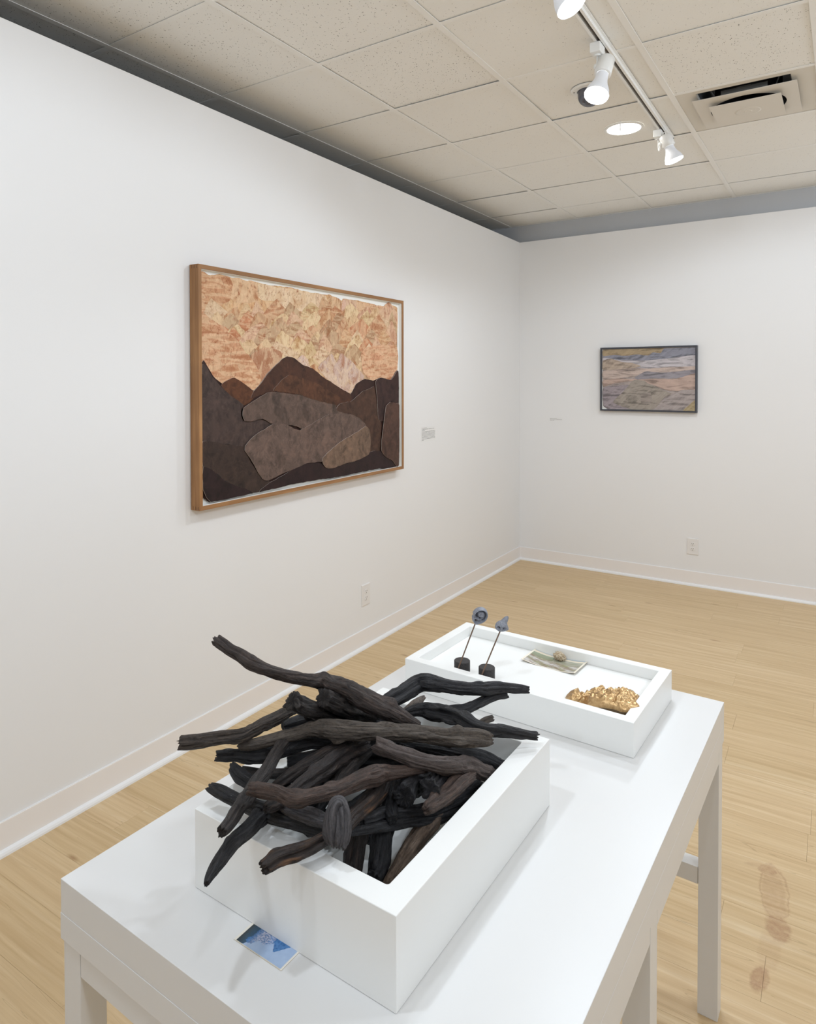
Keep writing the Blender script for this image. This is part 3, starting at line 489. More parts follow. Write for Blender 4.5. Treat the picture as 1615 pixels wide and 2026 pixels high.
ART_LEFT=[
((222, 178, 132), 'L', [(-3.7094, 2.0903), (-3.6598, 2.0796), (-3.6086, 2.0906), (-3.5472, 2.0873), (-3.4837, 2.0831), (-3.3892, 2.0844), (-3.2693, 2.0795), (-3.1308, 2.0858), (-2.9589, 2.0731), (-2.7978, 2.0813), (-2.7261, 2.0629), (-2.69, 2.0608), (-2.6819, 2.0713), (-2.5683, 2.0766), (-2.422, 2.0711), (-2.2983, 2.065), (-2.1073, 2.0711), (-2.115, 1.7805), (-2.119, 1.5979), (-2.4243, 1.5131), (-3.1893, 1.457), (-3.7237, 1.5411), (-3.7192, 2.0903)]),
((234, 204, 168), 'M', [(-3.3599, 2.0795), (-3.233, 2.0744), (-3.2387, 2.0096), (-3.3307, 2.0007), (-3.3701, 2.0245)]),
((222, 178, 138), 'M', [(-3.5383, 2.0851), (-3.4558, 2.0832), (-3.3697, 2.0832), (-3.3605, 1.9979), (-3.4188, 1.9786), (-3.5029, 1.9742), (-3.5479, 1.9996)]),
((236, 206, 172), 'M', [(-3.2362, 2.0705), (-3.1198, 2.0797), (-2.8361, 2.0719), (-2.8364, 2.0052), (-2.8865, 1.9776), (-2.9595, 1.9587), (-3.0757, 1.9733), (-3.1861, 1.9496), (-3.2387, 2.0096)]),
((212, 170, 130), 'M', [(-2.8365, 1.9934), (-2.8235, 2.0535), (-2.772, 2.0784), (-2.6927, 2.0581), (-2.666, 1.9915), (-2.7267, 1.94), (-2.7985, 1.9571)]),
((224, 184, 160), 'M', [(-2.6833, 2.0647), (-2.5469, 2.072), (-2.5444, 2.0013), (-2.523, 1.9442), (-2.6251, 1.929), (-2.6933, 1.9488)]),
((220, 174, 136), 'S', [(-2.547, 2.0662), (-2.2664, 2.0661), (-2.1141, 2.065), (-2.118, 1.9081), (-2.4226, 1.9253), (-2.5287, 1.9606)]),
((212, 160, 120), 'S', [(-3.7192, 2.0878), (-3.6765, 2.0819), (-3.607, 2.0843), (-3.5472, 2.084), (-3.5251, 2.0483), (-3.5481, 1.9798), (-3.6185, 1.9375), (-3.6695, 1.9235), (-3.7207, 1.9066)]),
((222, 190, 156), 'S', [(-3.7009, 1.8644), (-3.7005, 1.9085), (-3.6851, 1.9407), (-3.6675, 1.967), (-3.6565, 1.9773), (-3.6364, 1.9668), (-3.5955, 1.9456), (-3.5536, 1.9213), (-3.554, 1.8744)]),
((196, 146, 106), 'M', [(-3.5816, 1.8587), (-3.5812, 1.9044), (-3.554, 1.9276), (-3.5224, 1.9462), (-3.5024, 1.9539), (-3.4953, 1.9465), (-3.481, 1.9316), (-3.4666, 1.9134), (-3.4669, 1.8661)]),
((220, 184, 142), 'S', [(-3.496, 1.8585), (-3.4957, 1.9012), (-3.4728, 1.9371), (-3.4465, 1.9632), (-3.4299, 1.9737), (-3.42, 1.9625), (-3.4001, 1.9401), (-3.3801, 1.9166), (-3.3804, 1.8657)]),
((216, 172, 142), 'S', [(-3.4115, 1.8599), (-3.4112, 1.9072), (-3.3981, 1.9475), (-3.3831, 1.9802), (-3.3738, 1.9929), (-3.3597, 1.9784), (-3.3313, 1.9491), (-3.3024, 1.9181), (-3.3028, 1.8667)]),
((202, 150, 112), 'S', [(-3.3306, 1.877), (-3.3303, 1.9285), (-3.2964, 1.9664), (-3.2571, 2.0007), (-3.2321, 2.0147), (-3.2124, 2.001), (-3.1723, 1.9733), (-3.1314, 1.9387), (-3.1317, 1.89)]),
((190, 154, 118), 'M', [(-3.1878, 1.8836), (-3.1874, 1.9359), (-3.1681, 1.9686), (-3.1458, 1.9967), (-3.1318, 2.0079), (-3.1094, 1.9967), (-3.0638, 1.9741), (-3.0173, 1.9427), (-3.0176, 1.8945)]),
((214, 184, 138), 'S', [(-3.0463, 1.9036), (-3.046, 1.9562), (-3.018, 1.9894), (-2.9857, 2.0168), (-2.9653, 2.028), (-2.9407, 2.0179), (-2.8909, 1.9973), (-2.8398, 1.9721), (-2.8401, 1.9174)]),
((196, 146, 106), 'S', [(-2.9121, 1.922), (-2.9118, 1.9725), (-2.8947, 2.0186), (-2.8752, 2.0537), (-2.8629, 2.0674), (-2.8411, 2.0528), (-2.7969, 2.0232), (-2.7518, 1.9925), (-2.7521, 1.933)]),
((202, 150, 112), 'S', [(-2.8106, 1.906), (-2.8103, 1.9621), (-2.7905, 1.9916), (-2.7677, 2.0157), (-2.7534, 2.0253), (-2.7284, 2.0163), (-2.6776, 1.9981), (-2.6256, 1.9755), (-2.6259, 1.9178)]),
((228, 198, 154), 'M', [(-2.6955, 1.9281), (-2.6953, 1.9779), (-2.6651, 2.0174), (-2.6303, 2.0438), (-2.6083, 2.0547), (-2.5899, 2.0446), (-2.5528, 2.0241), (-2.5151, 1.9976), (-2.5153, 1.9402)]),
((216, 172, 142), 'M', [(-2.5465, 1.9209), (-2.5463, 1.9835), (-2.5062, 2.0134), (-2.4597, 2.0412), (-2.4302, 2.0528), (-2.4183, 2.0418), (-2.3942, 2.0196), (-2.3699, 1.9939), (-2.3702, 1.9322)]),
((220, 184, 142), 'M', [(-2.4288, 1.9333), (-2.4286, 1.9856), (-2.3959, 2.0242), (-2.3581, 2.0489), (-2.3342, 2.0591), (-2.3258, 2.049), (-2.3088, 2.0287), (-2.2917, 2.002), (-2.2919, 1.9422)]),
((216, 172, 142), 'M', [(-2.3167, 1.9599), (-2.3165, 2.0194), (-2.2749, 2.0589), (-2.2267, 2.09), (-2.1961, 2.1029), (-2.1806, 2.0909), (-2.1493, 2.0665), (-2.1176, 2.0355), (-2.1178, 1.9735)]),
((220, 184, 142), 'M', [(-3.689, 1.8042), (-3.6887, 1.8516), (-3.6661, 1.8831), (-3.6401, 1.9116), (-3.6236, 1.923), (-3.611, 1.9106), (-3.5855, 1.8856), (-3.5596, 1.8602), (-3.56, 1.8108)]),
((190, 154, 118), 'M', [(-3.5932, 1.8244), (-3.5928, 1.8728), (-3.5731, 1.8947), (-3.5503, 1.9142), (-3.5359, 1.922), (-3.5239, 1.914), (-3.4997, 1.8978), (-3.4753, 1.8761), (-3.4756, 1.831)]),
((206, 142, 104), 'S', [(-3.5099, 1.8118), (-3.5095, 1.8586), (-3.482, 1.8967), (-3.4503, 1.9286), (-3.4302, 1.9414), (-3.4161, 1.9276), (-3.3876, 1.8998), (-3.3587, 1.8679), (-3.3591, 1.8195)]),
((196, 146, 106), 'M', [(-3.412, 1.8396), (-3.4116, 1.8902), (-3.3938, 1.9133), (-3.3734, 1.9338), (-3.3605, 1.9419), (-3.3381, 1.9342), (-3.2926, 1.9186), (-3.246, 1.8984), (-3.2463, 1.849)]),
((214, 184, 138), 'M', [(-3.2802, 1.8396), (-3.2799, 1.8859), (-3.2431, 1.9178), (-3.2003, 1.9412), (-3.1731, 1.951), (-3.1596, 1.9419), (-3.1323, 1.9234), (-3.1046, 1.8996), (-3.1049, 1.8493)]),
((216, 172, 142), 'M', [(-3.1647, 1.8361), (-3.1644, 1.887), (-3.1453, 1.9239), (-3.1232, 1.9541), (-3.1094, 1.966), (-3.0868, 1.9534), (-3.0409, 1.9279), (-2.994, 1.901), (-2.9943, 1.845)]),
((228, 198, 154), 'M', [(-3.0333, 1.8562), (-3.033, 1.9058), (-2.9959, 1.9413), (-2.9528, 1.9681), (-2.9255, 1.9792), (-2.909, 1.9686), (-2.8757, 1.9473), (-2.8419, 1.9209), (-2.8422, 1.8669)]),
((208, 160, 118), 'M', [(-2.9075, 1.8674), (-2.9072, 1.9204), (-2.8729, 1.9581), (-2.8331, 1.9884), (-2.8079, 2.0007), (-2.7905, 1.9885), (-2.7553, 1.9637), (-2.7196, 1.9285), (-2.7199, 1.8781)]),
((182, 142, 108), 'S', [(-2.7927, 1.8689), (-2.7924, 1.9259), (-2.766, 1.9572), (-2.7354, 1.9837), (-2.7162, 1.9943), (-2.699, 1.9835), (-2.6642, 1.9617), (-2.6289, 1.929), (-2.6291, 1.878)]),
((220, 184, 142), 'M', [(-2.6801, 1.8644), (-2.6798, 1.9201), (-2.6429, 1.9578), (-2.6, 1.9878), (-2.5729, 2.0001), (-2.5573, 1.9878), (-2.5257, 1.9629), (-2.4937, 1.9284), (-2.494, 1.8743)]),
((214, 184, 138), 'S', [(-2.5488, 1.8707), (-2.5485, 1.9327), (-2.5133, 1.9749), (-2.4725, 2.013), (-2.4466, 2.0284), (-2.4238, 2.0126), (-2.3774, 1.9805), (-2.3301, 1.9465), (-2.3304, 1.8823)]),
((222, 190, 156), 'M', [(-2.3998, 1.869), (-2.3996, 1.926), (-2.347, 1.9609), (-2.2855, 1.9866), (-2.2464, 1.9976), (-2.23, 1.9879), (-2.1969, 1.9685), (-2.1633, 1.9466), (-2.1635, 1.881)]),
((190, 154, 118), 'M', [(-2.2115, 1.8922), (-2.2113, 1.9542), (-2.1968, 1.9955), (-2.1802, 2.0281), (-2.1698, 2.0407), (-2.1595, 2.0258), (-2.1388, 1.9958), (-2.1179, 1.9576), (-2.1181, 1.8972)]),
((206, 142, 104), 'M', [(-3.6781, 1.7798), (-3.6778, 1.8218), (-3.6623, 1.8482), (-3.6447, 1.8668), (-3.6336, 1.8741), (-3.6141, 1.8667), (-3.5745, 1.8515), (-3.534, 1.8286), (-3.5344, 1.7862)]),
((228, 198, 154), 'M', [(-3.5762, 1.7697), (-3.5759, 1.8102), (-3.5498, 1.8436), (-3.5196, 1.8663), (-3.5006, 1.8755), (-3.4852, 1.866), (-3.4539, 1.8467), (-3.4222, 1.8193), (-3.4225, 1.7759)]),
((216, 172, 142), 'S', [(-3.4539, 1.7896), (-3.4536, 1.8321), (-3.4141, 1.8629), (-3.3681, 1.8841), (-3.3389, 1.8929), (-3.3265, 1.8846), (-3.3015, 1.8677), (-3.2763, 1.8441), (-3.2766, 1.7975)]),
((182, 142, 108), 'M', [(-3.3078, 1.7947), (-3.3075, 1.8401), (-3.2677, 1.8839), (-3.2214, 1.9177), (-3.192, 1.9315), (-3.1793, 1.9169), (-3.1536, 1.8875), (-3.1277, 1.8489), (-3.128, 1.8027)]),
((190, 154, 118), 'S', [(-3.1964, 1.8033), (-3.1961, 1.8481), (-3.1557, 1.883), (-3.1087, 1.9068), (-3.0789, 1.9168), (-3.0644, 1.9073), (-3.0351, 1.888), (-3.0054, 1.8582), (-3.0057, 1.8119)]),
((202, 150, 112), 'M', [(-3.0417, 1.7942), (-3.0414, 1.8457), (-3.0103, 1.8743), (-2.9741, 1.8965), (-2.9513, 1.9055), (-2.934, 1.8965), (-2.8989, 1.8784), (-2.8633, 1.8543), (-2.8636, 1.8015)]),
((182, 142, 108), 'M', [(-2.8996, 1.8074), (-2.8993, 1.8613), (-2.8663, 1.9007), (-2.828, 1.933), (-2.8038, 1.9459), (-2.7882, 1.932), (-2.7566, 1.9039), (-2.7246, 1.8707), (-2.7249, 1.815)]),
((202, 150, 112), 'M', [(-2.7637, 1.8124), (-2.7634, 1.8646), (-2.7291, 1.9143), (-2.6894, 1.9528), (-2.6643, 1.9682), (-2.6532, 1.9509), (-2.6306, 1.9161), (-2.608, 1.8699), (-2.6082, 1.8191)]),
((206, 142, 104), 'M', [(-2.6486, 1.8325), (-2.6483, 1.8899), (-2.5932, 1.9271), (-2.5287, 1.9584), (-2.4876, 1.9716), (-2.471, 1.9591), (-2.4374, 1.9339), (-2.4034, 1.9055), (-2.4037, 1.8437)]),
((202, 150, 112), 'S', [(-2.4533, 1.843), (-2.4531, 1.9002), (-2.406, 1.9528), (-2.3511, 1.9953), (-2.3162, 2.0126), (-2.2955, 1.9946), (-2.2534, 1.9583), (-2.2106, 1.9098), (-2.2108, 1.8542)]),
((216, 172, 142), 'M', [(-2.2577, 1.8304), (-2.2575, 1.8891), (-2.2276, 1.9357), (-2.1932, 1.9711), (-2.1714, 1.9851), (-2.1609, 1.9692), (-2.1395, 1.937), (-2.1181, 1.8987), (-2.1182, 1.8362)]),
((202, 150, 112), 'M', [(-3.6754, 1.7305), (-3.675, 1.7779), (-3.6512, 1.803), (-3.6237, 1.8255), (-3.6063, 1.8344), (-3.5883, 1.8248), (-3.5516, 1.8053), (-3.5142, 1.7781), (-3.5145, 1.7355)]),
((206, 142, 104), 'S', [(-3.5719, 1.7487), (-3.5715, 1.7961), (-3.5565, 1.8244), (-3.5392, 1.8483), (-3.5283, 1.8576), (-3.516, 1.8468), (-3.4911, 1.8251), (-3.4658, 1.8019), (-3.4662, 1.7524)]),
((216, 172, 142), 'M', [(-3.4988, 1.7378), (-3.4985, 1.7798), (-3.4705, 1.8128), (-3.4381, 1.8355), (-3.4177, 1.8445), (-3.4071, 1.8345), (-3.3856, 1.8144), (-3.3641, 1.7861), (-3.3644, 1.742)]),
((182, 142, 108), 'S', [(-3.3885, 1.7573), (-3.3882, 1.8064), (-3.364, 1.8395), (-3.3362, 1.8673), (-3.3186, 1.8782), (-3.3005, 1.8662), (-3.2638, 1.8418), (-3.2264, 1.8112), (-3.2267, 1.7631)]),
((228, 198, 154), 'M', [(-3.2537, 1.751), (-3.2534, 1.7971), (-3.2325, 1.8292), (-3.2084, 1.8517), (-3.1932, 1.8606), (-3.1697, 1.8512), (-3.1219, 1.8322), (-3.0729, 1.8062), (-3.0732, 1.7569)]),
((216, 172, 142), 'S', [(-3.1206, 1.7567), (-3.1202, 1.8082), (-3.0953, 1.8436), (-3.0665, 1.8724), (-3.0483, 1.8838), (-3.0286, 1.8713), (-2.9885, 1.8458), (-2.9477, 1.8092), (-2.948, 1.7624)]),
((228, 198, 154), 'M', [(-2.9912, 1.7439), (-2.9909, 1.7942), (-2.9623, 1.8344), (-2.9292, 1.8651), (-2.9083, 1.8772), (-2.9003, 1.8631), (-2.8844, 1.8346), (-2.8683, 1.7993), (-2.8686, 1.7475)]),
((182, 142, 108), 'M', [(-2.9062, 1.7752), (-2.9059, 1.8274), (-2.8725, 1.8682), (-2.8337, 1.9004), (-2.8092, 1.9132), (-2.7831, 1.8998), (-2.7302, 1.8724), (-2.676, 1.8349), (-2.6762, 1.7834)]),
((208, 160, 118), 'S', [(-2.7196, 1.7802), (-2.7194, 1.8317), (-2.6983, 1.8732), (-2.6742, 1.9028), (-2.659, 1.9143), (-2.6425, 1.9012), (-2.6091, 1.8746), (-2.5753, 1.845), (-2.5756, 1.7853)]),
((222, 190, 156), 'M', [(-2.6237, 1.7638), (-2.6234, 1.82), (-2.5954, 1.8622), (-2.5631, 1.8955), (-2.5428, 1.9086), (-2.5286, 1.8935), (-2.5001, 1.8631), (-2.4714, 1.8208), (-2.4716, 1.7685)]),
((182, 142, 108), 'S', [(-2.4972, 1.778), (-2.497, 1.8325), (-2.4605, 1.8759), (-2.4182, 1.9076), (-2.3914, 1.9202), (-2.3762, 1.9063), (-2.3456, 1.8783), (-2.3145, 1.847), (-2.3148, 1.7841)]),
((208, 160, 118), 'S', [(-2.3652, 1.7637), (-2.3649, 1.824), (-2.3317, 1.8693), (-2.2933, 1.9063), (-2.269, 1.9209), (-2.2438, 1.9047), (-2.1924, 1.8719), (-2.14, 1.8367), (-2.1402, 1.7703)]),
((208, 160, 118), 'S', [(-3.718, 1.7082), (-3.7176, 1.7528), (-3.7027, 1.774), (-3.6856, 1.7907), (-3.6749, 1.7972), (-3.6587, 1.79), (-3.6259, 1.7753), (-3.5926, 1.7588), (-3.5929, 1.7113)]),
((190, 154, 118), 'S', [(-3.6306, 1.6853), (-3.6303, 1.7317), (-3.6135, 1.7614), (-3.5943, 1.7865), (-3.5822, 1.7962), (-3.565, 1.7847), (-3.53, 1.7616), (-3.4944, 1.7299), (-3.4948, 1.6877)]),
((220, 184, 142), 'S', [(-3.5214, 1.7085), (-3.521, 1.7574), (-3.4845, 1.78), (-3.4419, 1.8), (-3.4149, 1.8081), (-3.4025, 1.7995), (-3.3776, 1.7822), (-3.3524, 1.7623), (-3.3528, 1.7125)]),
((220, 184, 142), 'M', [(-3.3971, 1.702), (-3.3968, 1.7481), (-3.3632, 1.7818), (-3.3242, 1.8078), (-3.2995, 1.8181), (-3.2904, 1.8063), (-3.2722, 1.7825), (-3.2539, 1.7501), (-3.2542, 1.7051)]),
((222, 190, 156), 'S', [(-3.2998, 1.6941), (-3.2995, 1.7416), (-3.2766, 1.7736), (-3.2502, 1.7977), (-3.2336, 1.8072), (-3.2069, 1.7967), (-3.1526, 1.7754), (-3.0968, 1.7441), (-3.0971, 1.698)]),
((228, 198, 154), 'M', [(-3.1389, 1.7114), (-3.1386, 1.7612), (-3.1169, 1.8009), (-3.0919, 1.8321), (-3.0761, 1.8442), (-3.0471, 1.8305), (-2.9879, 1.8026), (-2.927, 1.7695), (-2.9274, 1.7162)]),
((182, 142, 108), 'S', [(-2.9936, 1.7188), (-2.9933, 1.7725), (-2.9753, 1.8096), (-2.9546, 1.8403), (-2.9416, 1.8521), (-2.9276, 1.8379), (-2.8993, 1.8092), (-2.8706, 1.7771), (-2.8709, 1.7217)]),
((216, 172, 142), 'M', [(-2.9071, 1.7287), (-2.9068, 1.7763), (-2.8886, 1.8214), (-2.8677, 1.8528), (-2.8546, 1.8649), (-2.8399, 1.8504), (-2.8101, 1.8212), (-2.7799, 1.7839), (-2.7802, 1.7319)]),
((182, 142, 108), 'S', [(-2.8101, 1.7046), (-2.8098, 1.7622), (-2.7859, 1.7884), (-2.7584, 1.8106), (-2.741, 1.8193), (-2.7121, 1.8099), (-2.6532, 1.7907), (-2.5927, 1.7618), (-2.5929, 1.7088)]),
((228, 198, 154), 'M', [(-2.6693, 1.7236), (-2.6691, 1.7753), (-2.6235, 1.8269), (-2.5704, 1.8657), (-2.5367, 1.8812), (-2.5248, 1.8635), (-2.5008, 1.8278), (-2.4765, 1.7915), (-2.4768, 1.728)]),
((206, 142, 104), 'M', [(-2.5312, 1.7336), (-2.5309, 1.7965), (-2.5052, 1.8271), (-2.4755, 1.8549), (-2.4568, 1.8658), (-2.4343, 1.8536), (-2.3887, 1.8288), (-2.3422, 1.7984), (-2.3424, 1.7382)]),
((216, 172, 142), 'M', [(-2.4085, 1.7294), (-2.4082, 1.7881), (-2.392, 1.8312), (-2.3734, 1.8646), (-2.3618, 1.8775), (-2.3435, 1.862), (-2.3065, 1.8307), (-2.269, 1.7938), (-2.2692, 1.7325)]),
((216, 172, 142), 'M', [(-2.3048, 1.7074), (-2.3046, 1.7697), (-2.2625, 1.8102), (-2.2136, 1.844), (-2.1826, 1.8574), (-2.1699, 1.8419), (-2.1443, 1.8107), (-2.1185, 1.768), (-2.1186, 1.7107)]),
((208, 160, 118), 'S', [(-3.7228, 1.6533), (-3.7224, 1.6988), (-3.7094, 1.7325), (-3.6824, 1.7617), (-3.6654, 1.7731), (-3.6557, 1.7592), (-3.6362, 1.7313), (-3.6165, 1.7019), (-3.6169, 1.6543)]),
((216, 172, 142), 'M', [(-3.6573, 1.6534), (-3.6569, 1.6946), (-3.6258, 1.7329), (-3.5897, 1.7614), (-3.5668, 1.7727), (-3.559, 1.7592), (-3.5433, 1.732), (-3.5275, 1.7005), (-3.5279, 1.6547)]),
((214, 184, 138), 'M', [(-3.5679, 1.6648), (-3.5675, 1.7058), (-3.5376, 1.749), (-3.5029, 1.7808), (-3.481, 1.7932), (-3.4681, 1.7784), (-3.4421, 1.7484), (-3.4158, 1.7098), (-3.4161, 1.6667)]),
((182, 142, 108), 'M', [(-3.446, 1.6516), (-3.4456, 1.7006), (-3.4254, 1.7298), (-3.4021, 1.7544), (-3.3875, 1.7639), (-3.3672, 1.7526), (-3.3259, 1.7296), (-3.2837, 1.6971), (-3.284, 1.653)]),
((222, 190, 156), 'M', [(-3.3204, 1.6567), (-3.32, 1.7077), (-3.2836, 1.744), (-3.2413, 1.7758), (-3.2144, 1.7883), (-3.1957, 1.7737), (-3.1579, 1.7441), (-3.1194, 1.709), (-3.1197, 1.6587)]),
((222, 190, 156), 'S', [(-3.1928, 1.6714), (-3.1925, 1.7209), (-3.173, 1.7496), (-3.1506, 1.7713), (-3.1365, 1.7797), (-3.1134, 1.77), (-3.0663, 1.7503), (-3.0183, 1.7205), (-3.0186, 1.6736)]),
((214, 184, 138), 'M', [(-3.0828, 1.6757), (-3.0825, 1.7254), (-3.0431, 1.7695), (-2.9973, 1.8044), (-2.9682, 1.8183), (-2.955, 1.8021), (-2.9283, 1.7694), (-2.9014, 1.7343), (-2.9017, 1.6781)]),
((222, 190, 156), 'S', [(-2.9689, 1.6619), (-2.9685, 1.7186), (-2.9315, 1.7545), (-2.8884, 1.7868), (-2.8611, 1.7996), (-2.8443, 1.7846), (-2.8102, 1.7543), (-2.7756, 1.7183), (-2.7759, 1.6638)]),
((228, 198, 154), 'M', [(-2.811, 1.6526), (-2.8108, 1.7042), (-2.7847, 1.7357), (-2.7546, 1.7572), (-2.7356, 1.7656), (-2.7228, 1.7556), (-2.6971, 1.7353), (-2.6711, 1.7085), (-2.6713, 1.6537)]),
((190, 154, 118), 'M', [(-2.6995, 1.6685), (-2.6993, 1.7233), (-2.6553, 1.7705), (-2.6041, 1.8082), (-2.5716, 1.8232), (-2.5491, 1.8059), (-2.5034, 1.7709), (-2.4569, 1.7276), (-2.4571, 1.6711)]),
((222, 190, 156), 'S', [(-2.5299, 1.6693), (-2.5297, 1.732), (-2.4935, 1.7752), (-2.4516, 1.8142), (-2.4251, 1.8295), (-2.4062, 1.8113), (-2.368, 1.7745), (-2.3291, 1.7298), (-2.3293, 1.6715)]),
((220, 184, 142), 'M', [(-2.4017, 1.6586), (-2.4014, 1.7226), (-2.3807, 1.7565), (-2.3567, 1.7864), (-2.3417, 1.7979), (-2.3215, 1.7839), (-2.2805, 1.7556), (-2.2388, 1.7155), (-2.239, 1.66)]),
((182, 142, 108), 'M', [(-2.2742, 1.6852), (-2.274, 1.7401), (-2.2486, 1.7828), (-2.2194, 1.8111), (-2.201, 1.8221), (-2.1847, 1.809), (-2.1518, 1.7825), (-2.1185, 1.745), (-2.1187, 1.6873)]),
((214, 184, 138), 'M', [(-3.7231, 1.6235), (-3.7227, 1.6676), (-3.7161, 1.6998), (-3.7008, 1.726), (-3.6913, 1.736), (-3.6809, 1.7233), (-3.66, 1.6978), (-3.639, 1.6637), (-3.6393, 1.6236)]),
((190, 154, 118), 'M', [(-3.6651, 1.6143), (-3.6648, 1.6553), (-3.6302, 1.6818), (-3.59, 1.6995), (-3.5645, 1.7065), (-3.5524, 1.6982), (-3.5281, 1.6814), (-3.5034, 1.6608), (-3.5038, 1.6141)]),
((222, 190, 156), 'M', [(-3.529, 1.6143), (-3.5286, 1.6618), (-3.5047, 1.687), (-3.477, 1.7077), (-3.4596, 1.7158), (-3.4523, 1.7058), (-3.4375, 1.6857), (-3.4228, 1.6581), (-3.4231, 1.6142)]),
((206, 142, 104), 'S', [(-3.4638, 1.6281), (-3.4635, 1.6724), (-3.4387, 1.6977), (-3.4102, 1.7149), (-3.3922, 1.7215), (-3.3852, 1.7134), (-3.3712, 1.697), (-3.3571, 1.6721), (-3.3574, 1.6284)]),
((222, 190, 156), 'M', [(-3.3797, 1.6082), (-3.3794, 1.6542), (-3.3469, 1.6804), (-3.3091, 1.6989), (-3.2851, 1.7061), (-3.2764, 1.6973), (-3.2588, 1.6795), (-3.2411, 1.6599), (-3.2414, 1.6079)]),
((228, 198, 154), 'M', [(-3.2772, 1.6357), (-3.2769, 1.6839), (-3.2511, 1.7127), (-3.2214, 1.7344), (-3.2026, 1.7428), (-3.1778, 1.733), (-3.1273, 1.7129), (-3.0755, 1.6865), (-3.0759, 1.6366)]),
((208, 160, 118), 'M', [(-3.1168, 1.6258), (-3.1165, 1.6778), (-3.0927, 1.7029), (-3.0653, 1.7226), (-3.048, 1.7303), (-3.0312, 1.721), (-2.9973, 1.7024), (-2.9628, 1.6804), (-2.9631, 1.6261)]),
((214, 184, 138), 'M', [(-3.0107, 1.6291), (-3.0104, 1.6814), (-2.9952, 1.7128), (-2.9777, 1.7371), (-2.9667, 1.7464), (-2.9524, 1.7348), (-2.9233, 1.7113), (-2.8939, 1.6853), (-2.8942, 1.6294)]),
((216, 172, 142), 'S', [(-2.9194, 1.6039), (-2.9191, 1.654), (-2.891, 1.6851), (-2.8585, 1.7063), (-2.838, 1.7145), (-2.8258, 1.7043), (-2.8012, 1.6839), (-2.7764, 1.6616), (-2.7767, 1.6034)]),
((182, 142, 108), 'M', [(-2.8034, 1.6227), (-2.8031, 1.6727), (-2.7837, 1.7073), (-2.7613, 1.7299), (-2.7472, 1.7386), (-2.726, 1.728), (-2.6829, 1.7064), (-2.6391, 1.6738), (-2.6393, 1.6228)]),
((190, 154, 118), 'M', [(-2.671, 1.6126), (-2.6707, 1.6726), (-2.6484, 1.7088), (-2.6229, 1.7405), (-2.6068, 1.7526), (-2.59, 1.7374), (-2.5562, 1.7067), (-2.522, 1.6668), (-2.5222, 1.6124)]),
((220, 184, 142), 'M', [(-2.5536, 1.6368), (-2.5533, 1.6967), (-2.5114, 1.7236), (-2.4627, 1.7456), (-2.4317, 1.7544), (-2.4073, 1.7445), (-2.3577, 1.7243), (-2.3071, 1.6998), (-2.3073, 1.6378)]),
((202, 150, 112), 'M', [(-2.3943, 1.6369), (-2.3941, 1.7012), (-2.352, 1.7349), (-2.303, 1.7652), (-2.2719, 1.7771), (-2.2582, 1.7628), (-2.2303, 1.734), (-2.2022, 1.6926), (-2.2024, 1.6376)]),
((222, 190, 156), 'M', [(-2.233, 1.6025), (-2.2328, 1.6622), (-2.2086, 1.7137), (-2.1808, 1.7536), (-2.1633, 1.7688), (-2.1545, 1.7493), (-2.1367, 1.7101), (-2.1188, 1.6623), (-2.119, 1.6021)]),
((216, 172, 142), 'M', [(-3.6955, 1.5846), (-3.6951, 1.6239), (-3.6699, 1.656), (-3.6407, 1.6776), (-3.6223, 1.6859), (-3.6095, 1.6754), (-3.5836, 1.6542), (-3.5574, 1.6256), (-3.5577, 1.5833)]),
((228, 198, 154), 'S', [(-3.5881, 1.5865), (-3.5877, 1.6349), (-3.5643, 1.6613), (-3.5372, 1.6846), (-3.5201, 1.6935), (-3.5107, 1.6822), (-3.4918, 1.6593), (-3.4727, 1.6348), (-3.473, 1.5855)]),
((202, 150, 112), 'M', [(-3.517, 1.5824), (-3.5167, 1.6232), (-3.4851, 1.6642), (-3.4485, 1.6931), (-3.4254, 1.7042), (-3.4154, 1.6901), (-3.3952, 1.6617), (-3.3749, 1.6262), (-3.3753, 1.5811)]),
((222, 190, 156), 'M', [(-3.425, 1.5737), (-3.4247, 1.6219), (-3.3918, 1.6589), (-3.3535, 1.6896), (-3.3293, 1.7015), (-3.3114, 1.6865), (-3.2752, 1.6562), (-3.2382, 1.6236), (-3.2386, 1.5716)]),
((214, 184, 138), 'M', [(-3.3106, 1.5711), (-3.3102, 1.6213), (-3.2695, 1.6449), (-3.222, 1.6641), (-3.1917, 1.6716), (-3.1765, 1.6622), (-3.1458, 1.6433), (-3.1146, 1.6167), (-3.1149, 1.5688)]),
((182, 142, 108), 'M', [(-3.1708, 1.5788), (-3.1704, 1.6333), (-3.1363, 1.6616), (-3.0967, 1.6872), (-3.0717, 1.6971), (-3.057, 1.6847), (-3.0273, 1.6595), (-2.9973, 1.6272), (-2.9976, 1.5771)]),
((208, 160, 118), 'M', [(-3.0433, 1.5928), (-3.043, 1.6484), (-3.0046, 1.6725), (-2.9599, 1.6938), (-2.9316, 1.7022), (-2.9198, 1.6919), (-2.896, 1.6712), (-2.8719, 1.6405), (-2.8722, 1.5918)]),
((220, 184, 142), 'M', [(-2.9236, 1.5836), (-2.9232, 1.6373), (-2.8839, 1.6632), (-2.8382, 1.6831), (-2.8091, 1.6908), (-2.7948, 1.6812), (-2.7658, 1.6619), (-2.7365, 1.6404), (-2.7368, 1.5821)]),
((196, 146, 106), 'M', [(-2.7681, 1.5756), (-2.7678, 1.6293), (-2.7486, 1.6706), (-2.7265, 1.702), (-2.7127, 1.714), (-2.6969, 1.6986), (-2.665, 1.6676), (-2.6327, 1.6282), (-2.6329, 1.5744)]),
